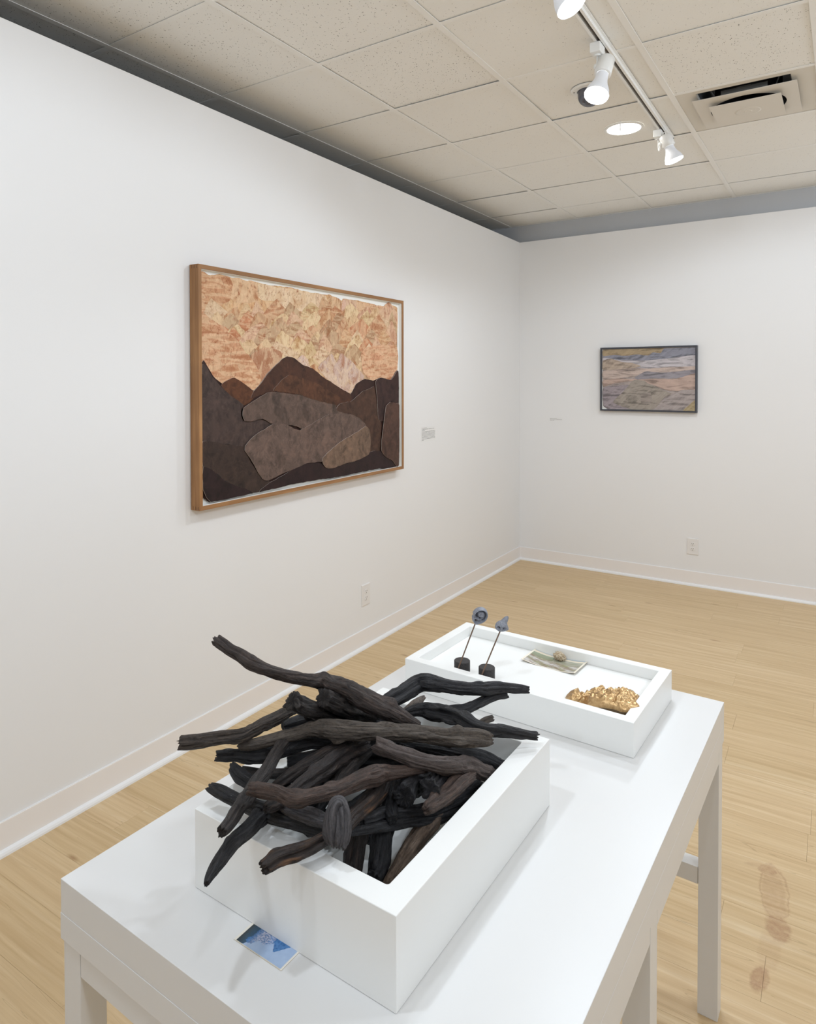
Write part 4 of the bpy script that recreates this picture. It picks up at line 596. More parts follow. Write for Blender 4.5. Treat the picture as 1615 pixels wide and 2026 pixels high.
((228, 198, 154), 'S', [(-2.6775, 1.5801), (-2.6773, 1.6324), (-2.6386, 1.6678), (-2.5936, 1.692), (-2.5651, 1.7014), (-2.5404, 1.6898), (-2.4903, 1.6664), (-2.439, 1.6321), (-2.4392, 1.5782)]),
((182, 142, 108), 'M', [(-2.5262, 1.5915), (-2.526, 1.6456), (-2.4964, 1.6939), (-2.4621, 1.7294), (-2.4405, 1.7431), (-2.4298, 1.7258), (-2.4082, 1.6909), (-2.3865, 1.6512), (-2.3867, 1.5908)]),
((222, 190, 156), 'M', [(-2.4213, 1.5801), (-2.421, 1.6429), (-2.3808, 1.6813), (-2.334, 1.7146), (-2.3044, 1.7275), (-2.2865, 1.7114), (-2.2504, 1.6788), (-2.2138, 1.6356), (-2.214, 1.5785)]),
((228, 198, 154), 'M', [(-2.2619, 1.5878), (-2.2617, 1.6492), (-2.2334, 1.685), (-2.2007, 1.7126), (-2.1802, 1.7233), (-2.168, 1.7098), (-2.1435, 1.6827), (-2.1188, 1.6476), (-2.119, 1.5869)]),
((218, 164, 128), 'S', [(-2.5151, 1.7596), (-2.468, 1.8035), (-2.2992, 1.8276), (-2.1183, 1.8215), (-2.1204, 1.6709), (-2.2028, 1.6117), (-2.3782, 1.6033), (-2.4907, 1.6587)]),
((188, 138, 106), 'M', [(-3.4206, 1.726), (-3.3323, 1.7704), (-3.2507, 1.7678), (-3.2034, 1.7537), (-3.1961, 1.725), (-3.2514, 1.6737), (-3.3335, 1.6096), (-3.3632, 1.6166)]),
((214, 186, 172), 'M', [(-3.0909, 1.7167), (-3.0429, 1.744), (-2.9988, 1.7226), (-2.979, 1.6774), (-3.0432, 1.6953)]),
((212, 182, 166), 'P', [(-2.9152, 1.6783), (-2.8568, 1.7221), (-2.7931, 1.7593), (-2.7477, 1.7086), (-2.7103, 1.7619), (-2.5982, 1.7158), (-2.4805, 1.629), (-2.5705, 1.5872), (-2.6241, 1.5339), (-2.7352, 1.5721), (-2.8385, 1.6204)]),
((212, 160, 122), 'S', [(-3.7208, 1.9003), (-3.6614, 1.8858), (-3.5932, 1.8452), (-3.5134, 1.8034), (-3.4583, 1.752), (-3.4016, 1.6991), (-3.358, 1.6514), (-3.3514, 1.6097), (-3.3733, 1.5806), (-3.4074, 1.5617), (-3.4874, 1.5999), (-3.6126, 1.5907), (-3.6718, 1.6359), (-3.7226, 1.6798)]),
((60, 39, 34), 'D', [(-3.7225, 1.6893), (-3.6964, 1.6739), (-3.655, 1.6296), (-3.6126, 1.594), (-3.5419, 1.62), (-3.4873, 1.6032), (-3.4407, 1.5826), (-3.4026, 1.5617), (-3.3534, 1.6027), (-3.2927, 1.659), (-3.209, 1.7139), (-3.1659, 1.7316), (-3.111, 1.7236), (-3.0432, 1.69), (-2.9612, 1.6715), (-2.8761, 1.6282), (-2.7352, 1.5721), (-2.6269, 1.5299), (-2.5705, 1.5872), (-2.4835, 1.618), (-2.3935, 1.6094), (-2.3157, 1.6268), (-2.2028, 1.6144), (-2.1204, 1.6728), (-2.1177, 1.4517), (-2.124, 1.0659), (-2.3492, 1.0741), (-2.5728, 1.0735), (-2.7244, 1.0707), (-2.9039, 1.0766), (-3.0813, 1.0797), (-3.2967, 1.0788), (-3.4445, 1.0748), (-3.5818, 1.071), (-3.6847, 1.0733), (-3.7078, 1.0895), (-3.7272, 1.1304)]),
((94, 58, 38), 'D', [(-3.6109, 1.5907), (-3.5687, 1.6147), (-3.5328, 1.6247), (-3.4873, 1.6079), (-3.4407, 1.5813), (-3.3931, 1.5443), (-3.4318, 1.5061), (-3.4789, 1.4953), (-3.5515, 1.5374)]),
((76, 49, 37), 'D', [(-3.4075, 1.5562), (-3.3534, 1.6006), (-3.2927, 1.6569), (-3.209, 1.7139), (-3.1659, 1.7331), (-3.111, 1.725), (-3.0432, 1.6915), (-2.9612, 1.6731), (-2.8761, 1.6297), (-2.7352, 1.5738), (-2.6269, 1.5299), (-2.6202, 1.4926), (-2.7621, 1.4643), (-2.9621, 1.5094), (-3.1887, 1.5477), (-3.3339, 1.5432), (-3.4221, 1.5277)]),
((92, 60, 43), 'D', [(-3.2708, 1.5612), (-3.2362, 1.5915), (-3.2043, 1.6166), (-3.1556, 1.6385), (-3.0779, 1.6299), (-2.9376, 1.5973), (-2.8262, 1.5533), (-2.7289, 1.5156), (-2.7621, 1.4707), (-2.9016, 1.4962), (-3.0784, 1.5384), (-3.1887, 1.5528)]),
((76, 61, 56), 'D', [(-3.7226, 1.683), (-3.6635, 1.6244), (-3.611, 1.5809), (-3.5515, 1.5407), (-3.477, 1.4987), (-3.4837, 1.4786), (-3.4904, 1.4419), (-3.4776, 1.4224), (-3.3744, 1.4282), (-3.2822, 1.3982), (-3.365, 1.3666), (-3.4139, 1.3353), (-3.4617, 1.3015), (-3.5798, 1.3211), (-3.7253, 1.3485)]),
((80, 57, 46), 'D', [(-2.6202, 1.4926), (-2.5708, 1.5163), (-2.5131, 1.5446), (-2.4616, 1.5566), (-2.3936, 1.573), (-2.3708, 1.512), (-2.3556, 1.4244), (-2.3136, 1.3347), (-2.3363, 1.1781), (-2.4407, 1.1856), (-2.5999, 1.3427), (-2.7622, 1.4443), (-2.729, 1.4794)]),
((64, 45, 42), 'D', [(-2.3751, 1.6033), (-2.3157, 1.6268), (-2.2028, 1.6144), (-2.1204, 1.6709), (-2.1177, 1.4517), (-2.2032, 1.4796), (-2.2686, 1.4476), (-2.2977, 1.3586), (-2.348, 1.3804), (-2.3554, 1.4855)]),
((64, 50, 44), 'D', [(-3.7254, 1.3466), (-3.5798, 1.3198), (-3.471, 1.3023), (-3.4432, 1.2406), (-3.4053, 1.19), (-3.3369, 1.1263), (-3.2965, 1.1128), (-3.367, 1.0778), (-3.4254, 1.0789), (-3.4911, 1.1103), (-3.5812, 1.1487), (-3.6669, 1.211), (-3.7263, 1.2366)]),
((48, 33, 33), 'D', [(-3.3769, 1.0757), (-3.2965, 1.1128), (-3.1478, 1.1529), (-3.0115, 1.1787), (-2.9034, 1.1661), (-2.8663, 1.1387), (-2.7241, 1.1379), (-2.5725, 1.1471), (-2.4407, 1.1856), (-2.3253, 1.1798), (-2.2045, 1.1105), (-2.1274, 1.0681), (-2.3492, 1.0759), (-2.5728, 1.0752), (-2.7244, 1.0732), (-2.9039, 1.0789), (-3.0812, 1.0827)]),
((46, 32, 32), 'D', [(-3.7263, 1.2347), (-3.6669, 1.2091), (-3.5812, 1.1467), (-3.4725, 1.1038), (-3.4235, 1.0766), (-3.5817, 1.0736), (-3.6831, 1.0756), (-3.7094, 1.0993), (-3.7271, 1.1367)]),
((100, 82, 73), 'D', [(-3.479, 1.4832), (-3.4222, 1.5106), (-3.3339, 1.5467), (-3.2729, 1.5562), (-3.1887, 1.5477), (-3.0784, 1.5346), (-2.926, 1.5008), (-2.7751, 1.4728), (-2.7622, 1.4403), (-2.5996, 1.4091), (-2.4993, 1.3622), (-2.4819, 1.3102), (-2.71, 1.2923), (-2.9632, 1.3256), (-3.1243, 1.3807), (-3.2822, 1.3989), (-3.3547, 1.4273), (-3.4229, 1.4196), (-3.472, 1.4221), (-3.4885, 1.4485)]),
((107, 88, 79), 'D', [(-3.4729, 1.3044), (-3.4138, 1.3491), (-3.3351, 1.3773), (-3.2822, 1.3989), (-3.1897, 1.3917), (-3.0796, 1.3558), (-2.8395, 1.426), (-2.6414, 1.4109), (-2.4993, 1.3537), (-2.5258, 1.3029), (-2.7369, 1.2442), (-2.866, 1.1936), (-2.9034, 1.1738), (-3.0231, 1.1784), (-3.1478, 1.1544), (-3.2128, 1.1472), (-3.3167, 1.1238), (-3.3567, 1.1358), (-3.4053, 1.1969), (-3.4432, 1.2488), (-3.4758, 1.2844)]),
((84, 61, 52), 'D', [(-2.2718, 1.4522), (-2.2197, 1.4765), (-2.1533, 1.4646), (-2.1194, 1.4499), (-2.1257, 1.0716), (-2.2044, 1.1123), (-2.2696, 1.1366), (-2.3237, 1.1858), (-2.3171, 1.2645), (-2.2912, 1.3777)]),
((122, 99, 83), 'D', [(-2.8946, 1.1948), (-2.8279, 1.2295), (-2.7367, 1.2684), (-2.5717, 1.316), (-2.4906, 1.3414), (-2.4521, 1.3152), (-2.4389, 1.2388), (-2.4617, 1.1721), (-2.5725, 1.1488), (-2.6837, 1.1435), (-2.8157, 1.1277), (-2.8663, 1.1371), (-2.8935, 1.1635)])]
ART_RIGHT=[
((162, 150, 145), 'R', [(0.7551, 1.8634), (1.4607, 1.8621), (1.4609, 1.3639), (0.7912, 1.3662), (0.7838, 1.382), (0.7633, 1.3843), (0.754, 1.3954), (0.7529, 1.7138)]),
((130, 130, 140), 'B', [(0.757, 1.854), (1.311, 1.8592), (1.4607, 1.8603), (1.461, 1.7994), (1.2822, 1.7812), (1.112, 1.7664), (0.9802, 1.766), (0.8449, 1.7757), (0.7572, 1.7932)]),
((156, 138, 112), 'B', [(0.757, 1.8586), (1.3109, 1.8619), (1.2313, 1.8597), (1.2061, 1.8202), (1.1462, 1.8305), (1.1118, 1.8043), (1.0243, 1.8153), (0.9354, 1.8053), (0.8448, 1.8147), (0.7572, 1.8072)]),
((178, 172, 175), 'R', [(0.7572, 1.7932), (0.9356, 1.7649), (1.112, 1.7664), (1.2822, 1.7812), (1.461, 1.7994), (1.4615, 1.7124), (1.2825, 1.7147), (1.1123, 1.6987), (0.9357, 1.719), (0.7575, 1.7212)]),
((166, 150, 136), 'B', [(0.7527, 1.7699), (0.8266, 1.7826), (0.8995, 1.7582), (0.9892, 1.7457), (1.0599, 1.7193), (0.9537, 1.7004), (0.7529, 1.6932)]),
((178, 161, 152), 'R', [(0.753, 1.6838), (0.9358, 1.7006), (1.1122, 1.7005), (1.2825, 1.7076), (1.4615, 1.7142), (1.4618, 1.6663), (1.2827, 1.6632), (1.069, 1.6448), (0.9808, 1.6361), (0.8455, 1.6181), (0.7532, 1.6043)]),
((172, 150, 139), 'R', [(0.7532, 1.6043), (0.8728, 1.6227), (1.0252, 1.6149), (1.1985, 1.6191), (1.3246, 1.6187), (1.4618, 1.6663), (1.4625, 1.5269), (1.2666, 1.5255), (1.1128, 1.5813), (0.9809, 1.5995), (0.8456, 1.581), (0.7534, 1.5528)]),
((138, 133, 138), 'R', [(1.0074, 1.6269), (1.0689, 1.6675), (1.1037, 1.678), (1.2153, 1.6664), (1.3243, 1.6744), (1.4616, 1.688), (1.4618, 1.6645), (1.3659, 1.6301), (1.283, 1.6171), (1.1643, 1.6218), (1.0252, 1.6122)]),
((144, 134, 137), 'B', [(0.7535, 1.5434), (0.8822, 1.5626), (0.99, 1.5647), (1.0609, 1.4923), (1.0612, 1.4014), (0.9371, 1.3668), (0.7912, 1.3681), (0.7819, 1.3819), (0.7558, 1.3954)]),
((154, 144, 141), 'B', [(1.1224, 1.3647), (1.2248, 1.4493), (1.3003, 1.493), (1.3664, 1.5289), (1.4625, 1.5295), (1.463, 1.4337), (1.3836, 1.3655), (1.2421, 1.3657)]),
((147, 138, 129), 'B', [(0.8371, 1.4249), (0.9275, 1.5231), (0.981, 1.5903), (1.0075, 1.6086), (1.0822, 1.6031), (1.1171, 1.5777), (1.1431, 1.5724), (1.2074, 1.5367), (1.2877, 1.5017), (1.2416, 1.4763), (1.1994, 1.422), (1.1483, 1.3635), (0.9908, 1.3597)]),
((158, 142, 112), 'B', [(1.3754, 1.3653), (1.4242, 1.4173), (1.4621, 1.4511), (1.4617, 1.3656)]),
((142, 132, 125), 'R', [(1.0608, 1.4995), (1.1348, 1.5002), (1.1351, 1.4209), (1.0612, 1.4214)])]


# ------------------------------------------------------------------ display table
TH = 0.7915
tb = empty('display_table', (2.1324, -3.8721, 0), -0.0319)
tag(tb, 'long white lacquered display table carrying both boxes', 'table')
TWd, TL = 0.7937, 1.3028
obj('tabletop', newbox(-TWd, 0, -TL, 0, TH - 0.0562, TH, bev=0.0009), LAM, tb)
obj('table_band', newbox(-TWd - 0.0006, 0.0, -TL - 0.0006, 0.0, TH - 0.0995, TH - 0.0564, bev=0.0006), LAM, tb)
ins, LG = 0.003, 0.047
def leg(x, y):
    obj('leg', newbox(x, x + LG, y, y + LG, 0.0, TH - 0.1, bev=0.0012), LAM, tb)
leg(-TWd + ins, -TL + ins); leg(-ins - LG, -TL + ins)
leg(-TWd + ins, -ins - LG); leg(-ins - LG, -ins - LG)
leg(-TWd + ins, -0.713); leg(-ins - LG, -0.713)
obj('apron', newbox(-TWd + ins + LG + .001, -ins - LG - .001, -TL + 0.0035, -TL + 0.03, TH - 0.1425, TH - 0.1, bev=0.0008), LAM, tb)
obj('apron', newbox(-TWd + ins + LG + .001, -ins - LG - .001, -0.03, -0.0035, TH - 0.1365, TH - 0.1, bev=0.0008), LAM, tb)
for x0, x1 in ((-0.03, -0.0032), (-TWd + 0.0032, -TWd + 0.03)):
    obj('apron', newbox(x0, x1, -0.666 + .001, -ins - LG - .001, TH - 0.1365, TH - 0.1, bev=0.0008), LAM, tb)
    obj('apron', newbox(x0, x1, -TL + ins + LG + .001, -0.713 - .001, TH - 0.1365, TH - 0.1, bev=0.0008), LAM, tb)
obj('stretcher', newbox(-TWd + ins + LG + .001, -ins - LG - .001, -ins - LG + .003, -ins - .003, 0.3295, 0.373, bev=0.0010), LAM, tb)

# ------------------------------------------------------------------ the two white boxes
def open_box(name, label, cat, loc, rz, W, L, H, t, floor, rin=0.004, z=TH + 0.0008):
    e = empty(name, (loc[0], loc[1], z), rz)
    tag(e, label, cat)
    bm = bmesh.new()
    def ring(x0, x1, y0, y1, z_, r):
        out = []
        if r <= 0:
            pts = [(x0, y0), (x1, y0), (x1, y1), (x0, y1)]
            return [bm.verts.new((x, y, z_)) for x, y in pts for _ in range(5)] if False else [bm.verts.new((x, y, z_)) for x, y in pts]
        for cx, cy, a0 in ((x0 + r, y0 + r, 180), (x1 - r, y0 + r, 270), (x1 - r, y1 - r, 0), (x0 + r, y1 - r, 90)):
            for q in range(5):
                a = math.radians(a0 + q * 22.5)
                out.append(bm.verts.new((cx + r * math.cos(a), cy + r * math.sin(a), z_)))
        return out
    b = 0.0012
    rings = [ring(-W, 0, 0, L, 0, 0.0011), ring(-W, 0, 0, L, H - b, 0.0011), ring(-W + b * .3, -b * .3, b * .3, L - b * .3, H - b * .3, 0.0011), ring(-W + b, -b, b, L - b, H, 0.0011),
             ring(-W + t - b, -t + b, t - b, L - t + b, H, rin), ring(-W + t, -t, t, L - t, H - b, rin), ring(-W + t, -t, t, L - t, floor, rin)]
    n = len(rings[0])
    for A, B in zip(rings, rings[1:]):
        for i in range(n):
            bm.faces.new((A[i], A[(i + 1) % n], B[(i + 1) % n], B[i]))
    bm.faces.new(rings[0][::-1])
    o = obj('walls', bm, TRAYM, e)
    # leave the bottom panel a separate board set between the walls
    f = obj('bottom_panel', newbox(-W + t + .0004, -t - .0004, t + .0004, L - t - .0004, floor - 0.004, floor), TRAYM, e)
    return e
BOXE = open_box('display_box', 'deep white open box on the near half of the table, heaped with charred branches', 'box', (1.892, -5.052), -0.0276, 0.3928, 0.5304, 0.1282, 0.0400, 0.018, 0.005)
TRAYE = open_box('display_tray', 'shallow white tray at the far end of the table holding small objects', 'tray', (2.0029, -4.2663), -0.0448, 0.5985, 0.3355, 0.0766, 0.0262, 0.0490, 0.002)

def tray_pt(x, y, z=0.0):
    c, s = math.cos(-0.0448), math.sin(-0.0448)
    return Vector((2.0029 + c * x - s * y, -4.2663 + s * x + c * y, TH + z))
def box_pt(x, y, z=0.0):
    c, s = math.cos(-0.0276), math.sin(-0.0276)
    return Vector((1.892 + c * x - s * y, -5.052 + s * x + c * y, TH + z))
FZ = 0.0498

# ------------------------------------------------------------------ charred branches
def wood(name, dark, mid, light, fleck=0.35, rough=0.55, core=None):
    t = NT(name)
    at = t.node('ShaderNodeAttribute', attribute_name='grain').outputs['Vector']
    oi = t.node('ShaderNodeObjectInfo').outputs['Random']
    st = t.mapping(at, (0.10, 1, 1))
    n1 = t.noise(st, 0.22, 6, 0.68, 0.6)
    n2 = t.noise(t.mapping(at, (0.5, 1, 1)), 0.30, 4, 0.6)
    n3 = t.noise(at, 0.035, 3, 0.5)
    c = t.ramp(n1, [(0.33, dark), (0.50, mid), (0.68, light)])
    c = t.mix(t.ramp(n3, [(0.42, (0, 0, 0, 1)), (0.66, (0.75, 0.75, 0.75, 1))]), c, mid)
    c = t.mix(t.ramp(n2, [(0.32, (0.55, 0.55, 0.55, 1)), (0.5, (0, 0, 0, 1))]), c, tuple(x * .5 for x in dark[:3]) + (1,))
    if core:
        c = t.mix(t.ramp(t.noise(t.mapping(at, (0.12, 1, 1)), 0.09, 3, 0.6), [(0.57, (0, 0, 0, 1)), (0.68, (0.8, 0.8, 0.8, 1))]), c, core)
    sp = t.ramp(t.noise(at, 0.55, 2, 0.7), [(0.70, (0, 0, 0, 1)), (0.76, (fleck, fleck, fleck, 1))])
    c = t.mix(sp, c, srgb(168, 160, 150))
    t.base(c)
    t.link(t.math('ADD', rough - 0.19, t.math('MULTIPLY', n1, 0.35)), t.b.inputs['Roughness'])
    t.b.inputs['Specular IOR Level'].default_value = 0.42
    h = t.math('ADD', t.math('MULTIPLY', n1, 1.0), t.math('MULTIPLY', n2, 0.45))
    t.bump(h, 1.0, 0.0045)
    return t.m
WOOD = {
    'umber': wood('char_umber', srgb(34, 28, 27), srgb(62, 52, 48), srgb(96, 82, 75), 0.45),
    'grey_brown': wood('char_grey_brown', srgb(40, 35, 32), srgb(66, 57, 51), srgb(104, 92, 80), 0.35),
    'taupe': wood('char_taupe', srgb(58, 51, 46), srgb(84, 75, 67), srgb(108, 98, 88), 0.4),
    'brown': wood('char_brown_taupe', srgb(54, 46, 43), srgb(80, 69, 65), srgb(106, 94, 89), 0.4),
    'warm_brown': wood('char_warm_brown', srgb(42, 32, 28), srgb(72, 57, 50), srgb(104, 84, 73), 0.45),
    'black_brown': wood('char_black_brown', srgb(28, 26, 26), srgb(46, 41, 39), srgb(70, 62, 57), 0.3),
    'char_brown': wood('char_dark_brown', srgb(24, 21, 21), srgb(42, 35, 33), srgb(74, 60, 52), 0.3),
    'char_grey': wood('char_slate', srgb(27, 27, 30), srgb(44, 44, 47), srgb(70, 69, 72), 0.3),
    'char': wood('char_black', srgb(22, 22, 24), srgb(36, 35, 37), srgb(58, 56, 57), 0.3),
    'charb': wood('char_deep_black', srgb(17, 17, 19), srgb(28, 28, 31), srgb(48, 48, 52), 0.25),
    'charcut': wood('char_cut', srgb(22, 22, 25), srgb(40, 39, 42), srgb(66, 64, 66), 0.3),
    'grey': wood('char_ash_grey', srgb(48, 45, 47), srgb(74, 71, 73), srgb(100, 96, 97), 0.45),
    'rust': wood('char_rust', srgb(28, 24, 23), srgb(48, 40, 37), srgb(76, 60, 50), 0.25, core=srgb(112, 78, 50)),
    'pale': wood('weathered_pale', srgb(96, 86, 78), srgb(136, 124, 114), srgb(172, 160, 150), 0.3),
    'pale_brown': wood('weathered_brown', srgb(72, 60, 50), srgb(112, 94, 80), srgb(150, 130, 112), 0.3, core=srgb(60, 48, 40)),
}

def catmull(P, step):
    out = []
    n = len(P)
    for i in range(n - 1):
        p0, p1, p2, p3 = P[max(i - 1, 0)], P[i], P[i + 1], P[min(i + 2, n - 1)]
        d = (Vector(p2[:3]) - Vector(p1[:3])).length
        m = max(2, int(math.ceil(d / step)))
        for q in range(m):
            t = q / m
            out.append([0.5 * ((2 * p1[a]) + (-p0[a] + p2[a]) * t + (2 * p0[a] - 5 * p1[a] + 4 * p2[a] - p3[a]) * t * t + (-p0[a] + 3 * p1[a] - 3 * p2[a] + p3[a]) * t ** 3) for a in range(4)])
    out.append(list(P[-1]))
    return out

def branch(mat, groove, P, label, idx):
    cutend = 'cut end' in label or 'cut log' in label
    rng = random.Random(idx * 7 + 3)
    sd = Vector((idx * 3.17, idx * 1.31, idx * 0.77))
    C = catmull(P, 0.0024)
    pts = [Vector(c[:3]) for c in C]
    rad = [max(c[3], 0.0018) for c in C]
    L = [0.0]
    for a, b in zip(pts, pts[1:]): L.append(L[-1] + (b - a).length)
    tot = L[-1]
    N = 44
    ref = Vector((0.30, -0.52, 0.80)).normalized()
    phase = rng.uniform(-0.9, 0.9)
    cut = cutend
    if 'crescent-shaped' in label: phase = -2.2
    bm = bmesh.new()
    lay = bm.verts.layers.float_vector.new('grain')
    rings = []
    for i, p in enumerate(pts):
        t = (pts[min(i + 2, len(pts) - 1)] - pts[max(i - 2, 0)]).normalized()
        a = ref - t * ref.dot(t)
        if a.length < 0.2:
            a = Vector((0.5, -0.8, 0.1)); a = a - t * a.dot(t)
        a.normalize()
        b = t.cross(a)
        s = L[i]
        R = rad[i]
        endt = min(s, tot - s)
        gth = phase + 0.8 * noise.noise(Vector((s * 7, 0, 0)) + sd)
        gth2 = gth + 2.3 + 0.7 * noise.noise(Vector((s * 9, 5, 0)) + sd)
        gd = groove * (0.62 + 0.55 * noise.noise(Vector((s * 14, 3, 1)) + sd))
        wob = 1 + 0.09 * noise.noise(Vector((s * 20, 9, 2)) + sd) + 0.025 * noise.noise(Vector((s * 90, 4, 2)) + sd)
        p = p + a * (R * 0.16 * noise.noise(Vector((s * 15, 1, 5)) + sd)) + b * (R * 0.16 * noise.noise(Vector((s * 15, 8, 5)) + sd))
        ring = []
        for k in range(N):
            th = 2 * math.pi * k / N
            ct, sn = math.cos(th), math.sin(th)
            r = R * wob
            # low lobes running along the wood
            r *= 1 + 0.13 * noise.noise(Vector((s * 18, ct * 1.1, sn * 1.1)) + sd)
            # the long hollow
            def ang(x): return (x + math.pi) % (2 * math.pi) - math.pi
            r *= 1 - 0.95 * gd * math.exp(-(ang(th - gth) / 0.26) ** 2) + 0.20 * gd * (math.exp(-((ang(th - gth) - .7) / 0.3) ** 2) + math.exp(-((ang(th - gth) + .7) / 0.3) ** 2))
            r *= 1 - 0.45 * gd * math.exp(-(ang(th - gth2) / 0.20) ** 2)
            # split fibres and small knobs
            r *= 1 + 0.08 * noise.noise(Vector((s * 12, ct * 4.2, sn * 4.2)) + sd) + 0.05 * noise.noise(Vector((s * 60, ct * 8, sn * 8)) + sd)
            rd = abs(noise.noise(Vector((s * 11, ct * 3.1, sn * 3.1)) + sd * 1.7))
            r *= 1 - 0.24 * max(0.0, 1 - rd * 8)
            rd = abs(noise.noise(Vector((s * 20, ct * 6.3, sn * 6.3)) + sd * 2.1))
            r *= 1 - 0.08 * max(0.0, 1 - rd * 6)
            kn = noise.noise(Vector((s * 26, ct * 1.7 + 7, sn * 1.7)) + sd)
            r *= 1 + 0.9 * max(0.0, kn - 0.36)
            off = 0.0
            if i == 0 or i == len(pts) - 1 or i == 1 or i == len(pts) - 2:
                sg = -1 if i < 3 else 1
                amp = 0.75 if not cut else 0.15
                off = sg * R * amp * (noise.noise(Vector((ct * 2.6, sn * 2.6, 11.0 + (i > 2))) + sd) + 0.4 * noise.noise(Vector((ct * 6.6, sn * 6.6, 3.0)) + sd))
                if i == 0 or i == len(pts) - 1: r *= 0.93
            v = bm.verts.new(p + a * (r * ct) + b * (r * sn) + t * off)
            v[lay] = (s * 1000 + idx * 91.0, R * ct * 1000, R * sn * 1000)
            ring.append(v)
        rings.append(ring)
    for A, B in zip(rings, rings[1:]):
        for k in range(N):
            bm.faces.new((A[k], A[(k + 1) % N], B[(k + 1) % N], B[k]))
    for ring, sg, p in ((rings[0], -1, pts[0]), (rings[-1], 1, pts[-1])):
        t = (pts[1] - pts[0]).normalized() if sg < 0 else (pts[-1] - pts[-2]).normalized()
        prev = ring
        for f, dz in ((0.72, 0.04), (0.42, -0.10 if not cut else -0.05)):
            cur = []
            for k, v in enumerate(ring):
                q = p + (v.co - p) * f
                q += t * (sg * rad[0 if sg < 0 else -1] * (dz + 0.22 * noise.noise(q * 260 + sd)))
                nv = bm.verts.new(q)
                nv[lay] = v[lay] * 0.9 + Vector((f * 9, 0, 0))
                cur.append(nv)
            for k in range(N):
                fs = (prev[k], prev[(k + 1) % N], cur[(k + 1) % N], cur[k])
                bm.faces.new(fs if sg > 0 else fs[::-1])
            prev = cur
        c = bm.verts.new(p - t * (sg * rad[0 if sg < 0 else -1] * 0.12))
        c[lay] = prev[0][lay]
        for k in range(N):
            fs = (prev[k], prev[(k + 1) % N], c)
            bm.faces.new(fs if sg > 0 else fs[::-1])
    # origin at the branch's middle
    o0 = pts[len(pts) // 2].copy()
    bmesh.ops.translate(bm, verts=bm.verts, vec=-o0)
    o = obj('charred_branch', bm, WOOD[mat], None, smooth=True, loc=o0)
    tag(o, label, 'branch', 'charred branches heaped in the white box')
    return o
for i, (mat, gr, P, label) in enumerate(STICKS):
    branch(mat, gr, P, label, i)

